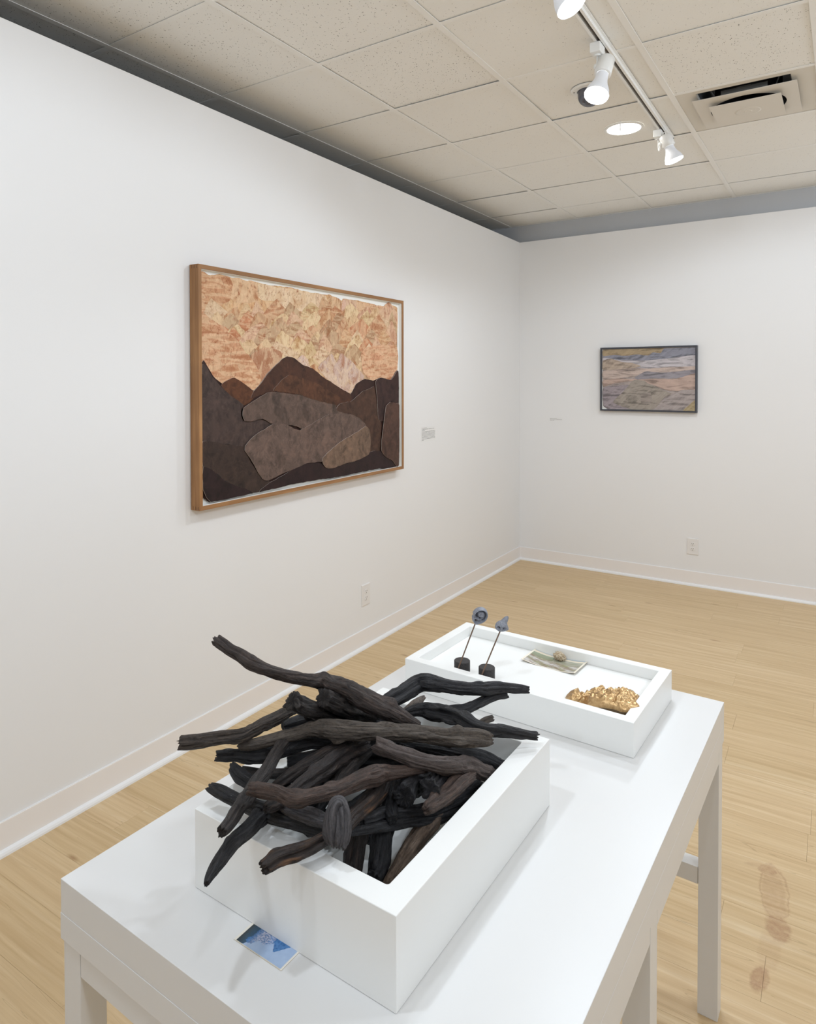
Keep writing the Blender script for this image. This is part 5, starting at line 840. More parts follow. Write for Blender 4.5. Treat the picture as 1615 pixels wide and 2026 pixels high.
# ------------------------------------------------------------------ framed collages
def paper(name, rgb, style, seed):
    t = NT(name)
    rgb = tuple(c * (0.86 if style == 'D' else 0.95 if style in 'LMSP' else 0.97) for c in rgb)
    p = t.coord('Object')
    dk = tuple(c * f for c, f in zip(rgb, (0.68, 0.56, 0.48)))
    lt = tuple(min(255, c * f) for c, f in zip(rgb, (1.10, 1.14, 1.18)))
    loc = (seed * 1.7, seed * 0.6, seed * 2.3)
    rdn = t.node('ShaderNodeTexNoise', noise_type='RIDGED_MULTIFRACTAL', ins={'Scale': 13.0 if style != 'D' else 16.0, 'Detail': 9.0, 'Roughness': 0.62, 'Distortion': 0.7, 'Offset': 0.9, 'Gain': 1.6})
    t.link(t.mapping(p, (1, 1, 0.7) if style in 'LMPD' else (0.5, 1, 2.6), (0.4 * math.sin(seed * 2.1), (0.0 if style in 'LMPD' else (0.75 if style == 'B' else 0.1 if style == 'R' else 0.5)), 0), loc), rdn.inputs['Vector'])
    rg_ = rdn.outputs['Fac']
    if style == 'D':
        m1 = t.noise(t.mapping(p, (1, 1, 1), (0.5 + seed * .4, 0, 0), loc), 11, 6, 0.62, 1.2)
        m2 = t.noise(t.mapping(p, (1, 2.2, 1), (0.9, 0, 0), loc), 42, 5, 0.7, 0.8)
        dk = tuple(c * 0.78 for c in rgb); lt = tuple(min(255, c * f) for c, f in zip(rgb, (1.24, 1.2, 1.18)))
        c = t.ramp(m1, [(0.3, srgb(*dk)), (0.5, srgb(*rgb)), (0.72, srgb(*lt))])
        c = t.mix(t.ramp(m2, [(0.52, (0, 0, 0, 1)), (0.70, (0.5, 0.5, 0.5, 1))]), c, srgb(*[x * 1.45 for x in rgb]))
        c = t.mix(t.ramp(m2, [(0.30, (0.6, 0.6, 0.6, 1)), (0.42, (0, 0, 0, 1))]), c, srgb(*[x * .62 for x in rgb]))
    elif style in ('L', 'M', 'S', 'P'):
        ry = {'L': 0.2, 'M': 0.4 + seed * .8, 'S': 1.0, 'P': 0.3}[style]
        sc = (1, 1, 1) if style in 'LMP' else (1, 0.45, 2.4)
        m1 = t.noise(t.mapping(p, sc, (ry, 0, 0), loc), 9, 6, 0.62, 1.6)
        m2 = t.noise(t.mapping(p, (1, 1, 0.55), (ry, 0, 0), loc), 30, 8, 0.74, 2.6)
        c = t.ramp(m1, [(0.30, srgb(*[a * b for a, b in zip(rgb, (.88, .78, .68))])), (0.5, srgb(*rgb)), (0.72, srgb(*lt))])
        rust = srgb(196, 128, 88) if style != 'P' else srgb(140, 96, 76)
        c = t.mix(t.ramp(m1, [(0.55, (0, 0, 0, 1)), (0.68, (0.55, 0.55, 0.55, 1))]), c, rust)
        c = t.mix(t.ramp(m2, [(0.36, (0.95, 0.95, 0.95, 1)), (0.47, (0, 0, 0, 1))]), c, srgb(158, 94, 58))
        c = t.mix(t.ramp(m2, [(0.56, (0, 0, 0, 1)), (0.68, (0.7, 0.7, 0.7, 1))]), c, srgb(238, 210, 168))
        m3 = t.noise(t.mapping(p, (1, 1, 0.7), (0.2, 0, 0), loc), 85, 4, 0.6, 0.6)
        c = t.mix(t.ramp(m3, [(0.62, (0, 0, 0, 1)), (0.70, (0.6, 0.6, 0.6, 1))]), c, srgb(112, 62, 38))
        c = t.mix(t.ramp(m3, [(0.28, (0.5, 0.5, 0.5, 1)), (0.38, (0, 0, 0, 1))]), c, srgb(*lt))
    else:
        rot = {'R': 0.0, 'B': 0.75}[style]
        m1 = t.noise(t.mapping(t.mapping(p, (1, 1, 1), (0, rot, 0)), (1.0, 1, 5.0), (0, 0, 0), loc), 9, 6, 0.62, 0.7)
        m2 = t.noise(t.mapping(p, (1, 1, 2), (0, 0, 0), loc), 55, 5, 0.65, 0.6)
        c = t.ramp(m1, [(0.30, srgb(*[x * .80 for x in rgb])), (0.5, srgb(*rgb)), (0.7, srgb(*[min(255, x * 1.16) for x in rgb]))])
        c = t.mix(t.ramp(m2, [(0.30, (0.6, 0.6, 0.6, 1)), (0.44, (0, 0, 0, 1))]), c, srgb(*[x * .72 for x in rgb]))
    if style in 'LMSP':
        c = t.mix(t.ramp(rg_, [(0.08, (0.8, 0.8, 0.8, 1)), (0.34, (0, 0, 0, 1))]), c, srgb(168, 108, 72))
        c = t.mix(t.ramp(rg_, [(0.8, (0, 0, 0, 1)), (1.0, (0.3, 0.3, 0.3, 1))]), c, srgb(240, 214, 176))
    elif style == 'D':
        c = t.mix(t.ramp(rg_, [(0.10, (0.5, 0.5, 0.5, 1)), (0.36, (0, 0, 0, 1))]), c, srgb(*[x * .6 for x in rgb]))
        c = t.mix(t.ramp(rg_, [(0.75, (0, 0, 0, 1)), (1.0, (0.22, 0.22, 0.22, 1))]), c, srgb(*[min(255, x * 1.4) for x in rgb]))
    else:
        c = t.mix(t.ramp(rg_, [(0.10, (0.6, 0.6, 0.6, 1)), (0.36, (0, 0, 0, 1))]), c, srgb(*[x * .66 for x in rgb]))
        c = t.mix(t.ramp(rg_, [(0.58, (0, 0, 0, 1)), (0.95, (0.5, 0.5, 0.5, 1))]), c, srgb(*[min(255, x * 1.25) for x in rgb]))
    t.base(c)
    t.b.inputs['Roughness'].default_value = 0.6
    t.b.inputs['Specular IOR Level'].default_value = 0.25
    return t.m
EDGE = plain('cut_paper_edge', srgb(206, 192, 182), 0.8)
MATB = plain('white_mat_board', srgb(240, 239, 234), 0.8)

def piece(pts, front, lift, thick, mats, parent, name, amp, lim):
    """closed paper outline; pts are (u, v); front(u, v, d) gives the local point at depth d in front of the mat"""
    n = len(pts)
    fine = []
    for i in range(n):
        p0, p1, p2, p3 = (Vector(pts[(i + k) % n]) for k in (-1, 0, 1, 2))
        d = (p2 - p1).length
        m = max(1, int(d / 0.012))
        for q in range(m):
            t = q / m
            # soft corners: blend between straight and catmull
            cr = 0.5 * ((2 * p1) + (p2 - p0) * t + (2 * p0 - 5 * p1 + 4 * p2 - p3) * t * t + (3 * p1 - p0 - 3 * p2 + p3) * t ** 3)
            li = p1.lerp(p2, t)
            c = cr.lerp(li, 0.5)
            nz = noise.noise(Vector((c.x * 38, c.y * 38, 3.3)))
            nz2 = noise.noise(Vector((c.x * 38, c.y * 38, 9.3)))
            fine.append((min(max(c.x + nz * amp, lim[0]), lim[1]), min(max(c.y + nz2 * amp, lim[2]), lim[3])))
    bm = bmesh.new()
    A = [bm.verts.new(front(u, v, lift)) for u, v in fine]
    B = [bm.verts.new(front(u, v, lift + thick)) for u, v in fine]
    m = len(fine)
    for i in range(m):
        f = bm.faces.new((A[i], A[(i + 1) % m], B[(i + 1) % m], B[i])); f.material_index = 1
    f1 = bm.faces.new(B)
    f2 = bm.faces.new(A[::-1])
    bmesh.ops.triangulate(bm, faces=[f1, f2])
    obj(name, bm, mats, parent)

def frame(name, label, parent_loc, rz, W, H, rail, depth, woodm, joints=None):
    """local: x along the wall, z up, -y towards the room; origin at the lower left back corner"""
    e = empty(name, parent_loc, rz)
    tag(e, label, 'framed artwork')
    d = depth
    for side in ('b', 't', 'l', 'r'):
        bm = bmesh.new()
        o = {'b': [(0, 0), (W, 0), (W - rail, rail), (rail, rail)], 't': [(0, H), (rail, H - rail), (W - rail, H - rail), (W, H)],
             'l': [(0, 0), (rail, rail), (rail, H - rail), (0, H)], 'r': [(W, 0), (W, H), (W - rail, H - rail), (W - rail, rail)]}[side]
        g = 0.0
        A = [bm.verts.new((x, 0, z)) for x, z in o]
        B = [bm.verts.new((x, -d, z)) for x, z in o]
        for i in range(4):
            bm.faces.new((A[i], A[(i + 1) % 4], B[(i + 1) % 4], B[i]))
        bm.faces.new(A); bm.faces.new(B[::-1])
        bmesh.ops.recalc_face_normals(bm, faces=bm.faces)
        bmesh.ops.bevel(bm, geom=list(bm.edges), offset=0.0007, segments=1, affect='EDGES')
        obj('frame_rail', bm, woodm[0 if side in 'bt' else 1], e)
    return e

def wood_frame_mat(name, vertical):
    t = NT(name)
    p = t.coord('Object')
    sc = (1.5, 30, 30) if not vertical else (30, 30, 1.5)
    g = t.noise(t.mapping(p, sc), 1.6, 5, 0.6, 0.4)
    g2 = t.noise(t.mapping(p, (2.2, 1, 2.2)), 1.8, 2)
    c = t.ramp(g, [(0.3, srgb(130, 92, 58)), (0.5, srgb(160, 117, 76)), (0.72, srgb(178, 134, 90))])
    c = t.mix(t.ramp(g2, [(0.4, (0, 0, 0, 1)), (0.6, (0.45, 0.45, 0.45, 1))]), c, srgb(136, 96, 62))
    t.base(c)
    t.b.inputs['Roughness'].default_value = 0.42
    t.b.inputs['Specular IOR Level'].default_value = 0.3
    return t.m
WF = [wood_frame_mat('oiled_maple', False), wood_frame_mat('oiled_maple_upright', True)]
DW = plain('joint_spline_dark', srgb(84, 56, 38), 0.6)
BF = plain('charcoal_frame', srgb(62, 64, 72), 0.35)

# big collage on the left wall: local x runs along world +Y, local -y into the room (+X)
FY0, FY1, FZ0, FZ1 = -3.7525, -2.0680, 1.0445, 2.1165
fa = frame('framed_collage', 'large wood-framed cut-paper collage of a dark mountain under orange cliffs, on the left wall', (0.003, FY0, FZ0), math.radians(90), FY1 - FY0, FZ1 - FZ0, 0.0185, 0.055, WF)
FW, FH = FY1 - FY0, FZ1 - FZ0
obj('mat_board', newbox(0.012, FW - 0.012, -0.0305, -0.004, 0.012, FH - 0.012), MATB, fa)
# white fillets lining the inside of the frame
for b in ((0.0186, 0.0206, 0.0186, FH - 0.0186), (FW - 0.0206, FW - 0.0186, 0.0186, FH - 0.0186), (0.0207, FW - 0.0207, 0.0186, 0.0206), (0.0207, FW - 0.0207, FH - 0.0206, FH - 0.0186)):
    obj('fillet', newbox(b[0], b[1], -0.050, -0.0306, b[2], b[3]), MATB, fa)
# dark splines across the corner joints
for z0 in (0.003, FH - 0.0175):
    for q in range(3):
        obj('joint_spline', newbox(-0.0004, 0.004, -0.047 + q * 0.016, -0.0445 + q * 0.016, z0, z0 + 0.0145), DW, fa)
nP = len(ART_LEFT)
for i, (rgb, style, pts) in enumerate(ART_LEFT):
    m = paper('collage_paper', rgb, style, i % 9 if 7 < i < len(ART_LEFT) - 20 else i)
    q = [(max(y - FY0, 0.022), z - FZ0) for y, z in pts]
    edge = EDGE if style == 'D' else plain('cut_paper_edge_warm', srgb(*[c * .8 for c in rgb]), 0.8)
    piece(q, lambda u, v, d: Vector((u, -0.0305 - d, v)), (0.0003 + i * 0.00006) if style != 'D' else (0.0075 + (i - len(ART_LEFT) + 14) * 0.0011), 0.0005 if style != 'D' else 0.0022, [m, edge], fa, 'paper_piece', (0.003 if style == 'D' else 0.006) if i else 0.004, (0.0215, FW - 0.024, 0.0215, FH - 0.0215))

# small collage on the far wall
RX0, RX1, RZ0, RZ1 = 0.732, 1.4760, 1.3545, 1.8765
c_, s_ = math.cos(WA), math.sin(WA)
fb = frame('framed_collage', 'small black-framed collage of pale grey desert hills on the back wall', (c_ * RX0 + s_ * 0.003, s_ * RX0 - c_ * 0.003, RZ0), WA, RX1 - RX0, RZ1 - RZ0, 0.0125, 0.040, [BF, BF])
RW_, RH_ = RX1 - RX0, RZ1 - RZ0
obj('mat_board', newbox(0.008, RW_ - 0.008, -0.0265, -0.004, 0.008, RH_ - 0.008), MATB, fb)
for i, (rgb, style, pts) in enumerate(ART_RIGHT):
    m = paper('desert_paper', rgb, style, i + 40)
    q = [(min(max(x - RX0, 0.014), RW_ - 0.0128), min(max(z - RZ0, 0.0135), RH_ - 0.0132)) for x, z in pts]
    piece(q, lambda u, v, d: Vector((u, -0.0265 - d, v)), 0.0003 + i * 0.00050, 0.0008, [m, plain('desert_paper_edge', srgb(*[c * .55 for c in rgb]), 0.8)], fb, 'paper_piece', 0.0025, (0.014, RW_ - 0.0135, 0.0135, RH_ - 0.0135))

# ------------------------------------------------------------------ wall labels
def wall_label(name, label, mtx, W, H, lines, pitch, hgt, seed):
    e = empty(name); e.matrix_world = mtx
    tag(e, label, 'wall label')
    t = plain('clear_label_film', srgb(236, 235, 233), 0.4)
    obj('film', newbox(-0.006, W + 0.006, -0.0006, 0, -H - 0.004, 0.006), t, e)
    ink = plain('grey_label_print', srgb(150, 148, 146), 0.7)
    r = random.Random(seed)
    z = 0.0
    for ln in lines:
        bm = bmesh.new()
        x = 0.0
        while x < ln * W:
            wd = r.uniform(0.003, 0.012)
            x2 = min(x + wd, ln * W)
            # a word: a row of tiny upright strokes
            xx = x
            while xx < x2:
                hh = hgt * r.uniform(0.55, 1.0)
                box(bm, xx, xx + 0.0011, -0.0009, -0.0005, z - hgt, z - hgt + hh)
                xx += 0.0019
            x = x2 + 0.0022
        o = obj('print_line', bm, ink, e)
        z -= pitch if ln > 0 else 0
    return e
Mx = Matrix.Translation((0.0007, -1.739, 1.283)) @ Matrix.Rotation(math.radians(90), 4, 'Z')
wall_label('wall_label', 'tiny pale text label on the left wall beside the large collage', Mx, 0.182, 0.092, [0.36, 0.92, 0.22, 1.0, 1.0, 0.97, 1.0, 0.95, 1.0, 0.99, 0.12], 0.0083, 0.0042, 3)
Mx = Matrix.Translation((0.285 * 1.0, -0.0052, 1.277)) @ Matrix.Rotation(WA, 4, 'Z')
wall_label('wall_label', 'tiny caption on the back wall left of the small collage', Mx, 0.105, 0.022, [0.6, 1.0, 0.36], 0.008, 0.0045, 5)

# ------------------------------------------------------------------ outlets
def outlet(label, mtx):
    e = empty('wall_outlet'); e.matrix_world = mtx
    tag(e, label, 'electrical outlet', 'outlet cover plates low on the walls')
    W, H = 0.086, 0.127
    bm = bmesh.new()
    A = [bm.verts.new(p) for p in ((-W/2, 0, -H/2), (W/2, 0, -H/2), (W/2, 0, H/2), (-W/2, 0, H/2))]
    B = [bm.verts.new((x * .99, -0.004, z * .99)) for x, _, z in ((v.co.x, 0, v.co.z) for v in A)]
    Cc = [bm.verts.new((v.co.x * .93, -0.0062, v.co.z * .95)) for v in A]
    for P_, Q_ in ((A, B), (B, Cc)):
        for i in range(4): bm.faces.new((P_[i], P_[(i + 1) % 4], Q_[(i + 1) % 4], Q_[i]))
    bm.faces.new(A[::-1]); bm.faces.new(Cc)
    obj('cover_plate', bm, PLATE, e)
    for cz in (0.0195, -0.0195):
        m = Matrix.Translation((0, -0.0060, cz)) @ Matrix.Rotation(math.radians(90), 4, 'X') @ Matrix.Diagonal((1, 0.86, 1, 1))
        r_ = obj('receptacle', lathe(bmesh.new(), [(0.0168, 0), (0.0168, 0.0018), (0.0160, 0.0024)], 28, m), PLATE, e)
        for dx, dz, w2, h2 in ((-0.0063, 0.0045, 0.0012, 0.0042), (0.0063, 0.0045, 0.0012, 0.0034)):
            obj('slot', newbox(dx - w2, dx + w2, -0.0087, -0.0083, cz + dz - h2, cz + dz + h2), SLOT, r_)
        m = Matrix.Translation((0, -0.0083, cz - 0.0072)) @ Matrix.Rotation(math.radians(90), 4, 'X')
        obj('ground_hole', lathe(bmesh.new(), [(0.0026, 0), (0.0026, 0.0004)], 14, m), SLOT, r_)
    m = Matrix.Translation((0, -0.0062, 0)) @ Matrix.Rotation(math.radians(90), 4, 'X')
    obj('screw', lathe(bmesh.new(), [(0.0028, 0), (0.0022, 0.0012)], 14, m), PLATE, e)
outlet('outlet plate low on the left wall below the large collage', Matrix.Translation((0.0004, -2.418, 0.319)) @ Matrix.Rotation(math.radians(90), 4, 'Z'))
outlet('outlet plate low on the back wall under the small collage', Matrix.Translation((1.446, -0.0230, 0.308)) @ Matrix.Rotation(WA, 4, 'Z'))

# ------------------------------------------------------------------ postcards
def painted(name, nx, ny, W, H, func, surf, thick, mat_edge, parent=None):
    """rectangular card, front print stored as a colour attribute; surf(u, v) -> height"""
    bm = bmesh.new()
    cl = bm.loops.layers.float_color.new('print')
    g = [[bm.verts.new((u / nx * W, v / ny * H, surf(u / nx, v / ny) + thick)) for u in range(nx + 1)] for v in range(ny + 1)]
    for v in range(ny):
        for u in range(nx):
            f = bm.faces.new((g[v][u], g[v][u + 1], g[v + 1][u + 1], g[v + 1][u]))
            for lp, (du, dv) in zip(f.loops, ((0, 0), (1, 0), (1, 1), (0, 1))):
                lp[cl] = func((u + du) / nx, (v + dv) / ny)
    low = {}
    per = [g[0][u] for u in range(nx)] + [g[v][nx] for v in range(ny)] + [g[ny][u] for u in range(nx, 0, -1)] + [g[v][0] for v in range(ny, 0, -1)]
    lv = [bm.verts.new(v.co - Vector((0, 0, thick))) for v in per]
    n = len(per)
    for i in range(n):
        f = bm.faces.new((per[i], lv[i], lv[(i + 1) % n], per[(i + 1) % n])); f.material_index = 1
    me = bpy.data.meshes.new(name)
    bm.to_mesh(me); bm.free()
    t = NT(name + '_print')
    t.base(t.node('ShaderNodeAttribute', attribute_name='print').outputs['Color'])
    t.b.inputs['Roughness'].default_value = 0.3
    me.materials.append(t.m); me.materials.append(mat_edge)
    return me
CARD = plain('aged_card_edge', srgb(206, 186, 160), 0.7)

def lerpc(a, b, t):
    t = max(0, min(1, t))
    return tuple(x + (y - x) * t for x, y in zip(a, b))
def fbm(x, y, s=0.0, o=4):
    v, a, f = 0, .5, 1
    for _ in range(o):
        v += a * noise.noise(Vector((x * f, y * f, s))); a *= .5; f *= 2.1
    return v
def blue_print(u, v):
    # the card lies upside down to the viewer: u to the right, v away from the viewer (v=1 under the box)
    if u < 0.045 or u > 0.965: return srgb(232, 226, 214)
    if v < 0.02: return srgb(214, 206, 190)
    # forest on the left side
    f = 0.045 + 0.12 + 0.08 * fbm(v * 6, 1.0) + 0.03 * fbm(v * 40, 4.0) + 0.06 * v
    if u < f: return lerpc(srgb(44, 52, 52), srgb(36, 74, 100), (u - 0.05) / 0.13 + fbm(u * 60, v * 60, 3))
    # mountain ridge edge: sky is nearer the viewer (small v)
    ridge = None
    pts = [(0.0, .12), (0.18, .10), (0.28, .16), (0.36, .36), (0.44, .30), (0.52, .42), (0.57, .50), (0.62, .40), (0.66, .28), (0.72, .38), (0.80, .58), (0.86, .72), (0.885, .80), (0.90, .70), (0.93, .74), (0.97, .98), (1.0, 1.0)]
    for (a, b), (c, d) in zip(pts, pts[1:]):
        if a <= u <= c: ridge = b + (d - b) * (u - a) / (c - a)
    ridge += 0.05 * fbm(u * 30, 2.0)
    if v < ridge:
        return lerpc(srgb(176, 196, 222), srgb(154, 176, 208), 0.5 + fbm(u * 5, v * 3, 8) + (0.3 - v) * .3)
    n = fbm(u * 26, v * 14, 5)
    base = lerpc(srgb(38, 92, 148), srgb(86, 136, 190), 0.5 + n * 1.6)
    if u < 0.55 and v < .9:
        k = 0.5 + 2.2 * fbm(u * 34 + v * 20, v * 30, 7)
        k *= max(0, min(1, (0.62 - u) * 6)) * max(0, min(1, (u - .2) * 8))
        base = lerpc(base, srgb(206, 206, 222), k)
    return base
def card_surf(u, v): return 0.0
me = painted('blue_postcard', 110, 56, 0.0950, 0.0560, blue_print, lambda u, v: 0.0, 0.0005, CARD)
p = box_pt(-0.2630, -0.0368, 0.0002)
o = mobj('postcard', me, None); o.location = p; o.rotation_euler.z = -0.0276
tag(o, 'upside-down postcard of a blue snowy mountain, tucked under the deep box', 'postcard')

def shore_print(u, v):
    if u < 0.03 or u > 0.965 or v < 0.03 or v > 0.955: return srgb(240, 232, 214)
    # v=1 far side: sky
    w_ = v + 0.02 * fbm(u * 3, 1)
    if w_ > 0.87: return lerpc(srgb(150, 180, 200), srgb(214, 214, 205), (w_ - .87) * 8)
    if w_ > 0.76: return lerpc(srgb(232, 222, 204), srgb(240, 226, 200), fbm(u * 5, v * 30, 2) + .5)
    h = 0.76 - 0.08 * u
    if w_ > 0.52 - .1 * u:
        base = lerpc(srgb(150, 160, 136), srgb(120, 116, 80), (0.76 - w_) * 3 + fbm(u * 6, v * 40, 3))
        if u > .45: base = lerpc(base, srgb(178, 172, 160), .5 + 1.5 * fbm(u * 8, v * 26, 5))
        return base
    s = v * 9 + 2.2 * fbm(u * 2.6, v * 2, 6) + u * 1.6
    k = (math.sin(s * 2.6) + 1) / 2
    k = 0.75 * k + 0.9 * fbm(u * 9, v * 36, 9) + .12
    c = lerpc(srgb(134, 122, 92), srgb(206, 202, 198), k)
    if fbm(u * 7 + 3, v * 22, 4) > 0.16: c = lerpc(c, srgb(122, 84, 62), .75)
    if fbm(u * 6 + 9, v * 18, 1) > 0.17: c = lerpc(c, srgb(150, 156, 104), .7)
    return c
me = painted('shore_postcard', 150, 80, 0.1530, 0.0980, shore_print, lambda u, v: 0.0065 * max(0.0, (0.42 - u) / 0.42) ** 2 + 0.006 * max(0.0, (u - 0.62) / 0.38) ** 2, 0.0005, CARD)
p = tray_pt(-0.3655, 0.2230, FZ)
o = mobj('postcard', me, None); o.location = p; o.rotation_euler.z = -0.0448 - 0.022
tag(o, 'curling postcard of a striped grey-green shoreline, weighted by a stone', 'postcard')

# the stone on it
def stone():
    bm = bmesh.new()
    bmesh.ops.create_icosphere(bm, subdivisions=5, radius=1.0)
    for v in bm.verts:
        d = v.co.normalized()
        r = 1 + 0.28 * noise.noise(d * 1.5 + Vector((4, 2, 1))) + 0.16 * noise.noise(d * 4) - 0.22 * max(0, noise.noise(d * 3.4 + Vector((9, 1, 3)))) + 0.05 * noise.noise(d * 11)
        v.co = Vector((d.x * r * 0.0185, d.y * r * 0.0135, max(d.z * r * 0.0125, -0.0085)))
    t = NT('porous_stone')
    p_ = t.coord('Object')
    n = t.noise(p_, 260, 4, 0.7)
    n2 = t.noise(p_, 80, 3, 0.6)
    c = t.ramp(n, [(0.3, srgb(128, 104, 66)), (0.45, srgb(186, 168, 140)), (0.7, srgb(216, 204, 184))])
    c = t.mix(t.ramp(n2, [(0.35, (0.7, 0.7, 0.7, 1)), (0.48, (0, 0, 0, 1))]), c, srgb(148, 118, 72))
    t.base(c); t.b.inputs['Roughness'].default_value = 0.9
    t.bump(n, 0.7, 0.002)
    o = obj('stone', bm, t.m, None, smooth=True, loc=tray_pt(-0.283, 0.293, FZ + 0.0085 + 0.0006), rot=(0, 0, -0.35))
    tag(o, 'small pitted tan stone resting on the shoreline postcard', 'stone')
stone()

# ------------------------------------------------------------------ gold lump
def gold():
    e = empty('gold_sculpture', tray_pt(-0.100, 0.112, FZ), -0.0448)
    tag(e, 'crumpled gold cast lump lying at the right end of the tray', 'sculpture')
    O = Vector((-0.100, 0.112))
    pg = [(-0.186, 0.085), (-0.178, 0.066), (-0.160, 0.061), (-0.145, 0.072), (-0.118, 0.052), (-0.088, 0.046), (-0.058, 0.052), (-0.040, 0.050), (-0.026, 0.060), (-0.008, 0.086), (-0.028, 0.090), (-0.030, 0.108), (-0.017, 0.124), (-0.012, 0.146), (-0.030, 0.176), (-0.052, 0.194), (-0.070, 0.184), (-0.084, 0.160), (-0.098, 0.172), (-0.112, 0.150), (-0.124, 0.168), (-0.138, 0.152), (-0.150, 0.120), (-0.158, 0.098), (-0.172, 0.110), (-0.184, 0.104)]
    n = len(pg)
    out = []
    for i in range(n):
        p0, p1, p2, p3 = (Vector(pg[(i + k) % n]) for k in (-1, 0, 1, 2))
        for q in range(8):
            t = q / 8
            c = 0.5 * ((2 * p1) + (p2 - p0) * t + (2 * p0 - 5 * p1 + 4 * p2 - p3) * t * t + (3 * p1 - p0 - 3 * p2 + p3) * t ** 3)
            out.append(c - O)
    m = len(out)
    K = 44
    def lift(x, y):  # the near right side is raised off the tray
        a = max(0.0, min(1.0, (x + 0.045) / 0.07)) * max(0.0, min(1.0, (0.02 - y) / 0.05))
        return 0.019 * a * a * (3 - 2 * a)
    def H(x, y, s):
        """s: 0 centre .. 1 outline"""
        q = Vector((x, y, 0))
        rg = 1 - abs(noise.noise(q * 46 + Vector((3, 1, 0)))) * 2.2
        rg2 = 1 - abs(noise.noise(q * 95 + Vector((1, 7, 0)))) * 2.2
        rg3 = abs(noise.noise(q * 190))
        dome = (1 - s ** 3.0)
        z = 0.006 + 0.013 * dome + 0.0065 * max(0, rg) * min(1, (1 - s) * 5) + 0.0045 * rg2 * min(1, (1 - s) * 7) + 0.0020 * rg3
        z += 0.006 * noise.noise(q * 22) * dome
        # the narrow neck before the rounded head
        z -= 0.007 * math.exp(-((x + 0.050) / 0.010) ** 2) * dome
        return max(z, 0.004)
    bm = bmesh.new()
    ctr = Vector((0.005, 0.0))
    rings = []
    for j in range(1, K + 1):
        s = j / K
        ring = []
        for c in out:
            p = ctr.lerp(c, s)
            z = H(p.x, p.y, s) + lift(p.x, p.y)
            if s > 0.93:
                z = lift(p.x, p.y) + (z - lift(p.x, p.y)) * (0.35 + 0.65 * math.sqrt(max(0, 1 - ((s - 0.93) / 0.07) ** 2)))
            ring.append(bm.verts.new((p.x, p.y, z)))
        rings.append(ring)
    cv = bm.verts.new((ctr.x, ctr.y, H(ctr.x, ctr.y, 0)))
    for i in range(m): bm.faces.new((cv, rings[0][i], rings[0][(i + 1) % m]))
    for A, B in zip(rings, rings[1:]):
        for i in range(m): bm.faces.new((A[i], B[i], B[(i + 1) % m], A[(i + 1) % m]))
    # turned-under lip
    lip = [bm.verts.new(Vector((ctr.lerp(c, 0.985).x, ctr.lerp(c, 0.985).y, 0.0008 + lift(c.x, c.y)))) for c in out]
    for i in range(m): bm.faces.new((rings[-1][i], lip[i], lip[(i + 1) % m], rings[-1][(i + 1) % m]))
    bot = [bm.verts.new(Vector((ctr.lerp(c, 0.90).x, ctr.lerp(c, 0.90).y, 0.0035 + lift(c.x, c.y)))) for c in out]
    for i in range(m): bm.faces.new((lip[i], bot[i], bot[(i + 1) % m], lip[(i + 1) % m]))
    t = NT('gold_leaf_bronze')
    p_ = t.coord('Object')
    nn = t.noise(p_, 120, 4, 0.6)
    t.base(t.ramp(nn, [(0.3, srgb(176, 140, 96)), (0.6, srgb(212, 178, 130)), (0.8, srgb(230, 204, 162))]))
    t.b.inputs['Metallic'].default_value = 0.8
    t.b.inputs['Roughness'].default_value = 0.34
    t.bump(nn, 0.5, 0.002)
    obj('gold_shell', bm, t.m, e, smooth=True)
    # dull brown underside seen below the raised side
    bm = bmesh.new()
    A = [bm.verts.new((ctr.lerp(c, 0.93).x, ctr.lerp(c, 0.93).y, 0.0036 + lift(c.x, c.y))) for c in out]
    B = [bm.verts.new((ctr.lerp(c, 0.80).x, ctr.lerp(c, 0.80).y, 0.0006)) for c in out]
    for i in range(m): bm.faces.new((A[i], B[i], B[(i + 1) % m], A[(i + 1) % m]))
    bmesh.ops.triangulate(bm, faces=[bm.faces.new(B[::-1]), bm.faces.new(A)])
    obj('underside', bm, plain('brown_patina', srgb(112, 88, 58), 0.55), e, smooth=False)
    for o_ in list(e.children):
        if o_.name.startswith('underside'): o_['label'] = 'dull brown underside'
gold()

# ------------------------------------------------------------------ ear and nose on rods
CONC = NT('blue_grey_cast')
p_ = CONC.coord('Object')
CONC.base(CONC.ramp(CONC.noise(p_, 300, 4, 0.6), [(0.3, srgb(112, 116, 126)), (0.7, srgb(150, 153, 162))]))
CONC.b.inputs['Roughness'].default_value = 0.45
CONC.bump(CONC.noise(p_, 500, 3), 0.2, 0.001)
CONC = CONC.m
ROD = plain('brown_rod', srgb(112, 88, 70), 0.5)
BASEM = NT('charcoal_base')
p_ = BASEM.coord('Object')
BASEM.base(BASEM.ramp(BASEM.noise(p_, 400, 4, 0.7), [(0.35, srgb(40, 38, 38)), (0.62, srgb(62, 59, 58)), (0.78, srgb(96, 90, 86))]))
BASEM.b.inputs['Roughness'].default_value = 0.7
BASEM.bump(BASEM.noise(p_, 300, 4, 0.7), 0.5, 0.001)
BASEM = BASEM.m

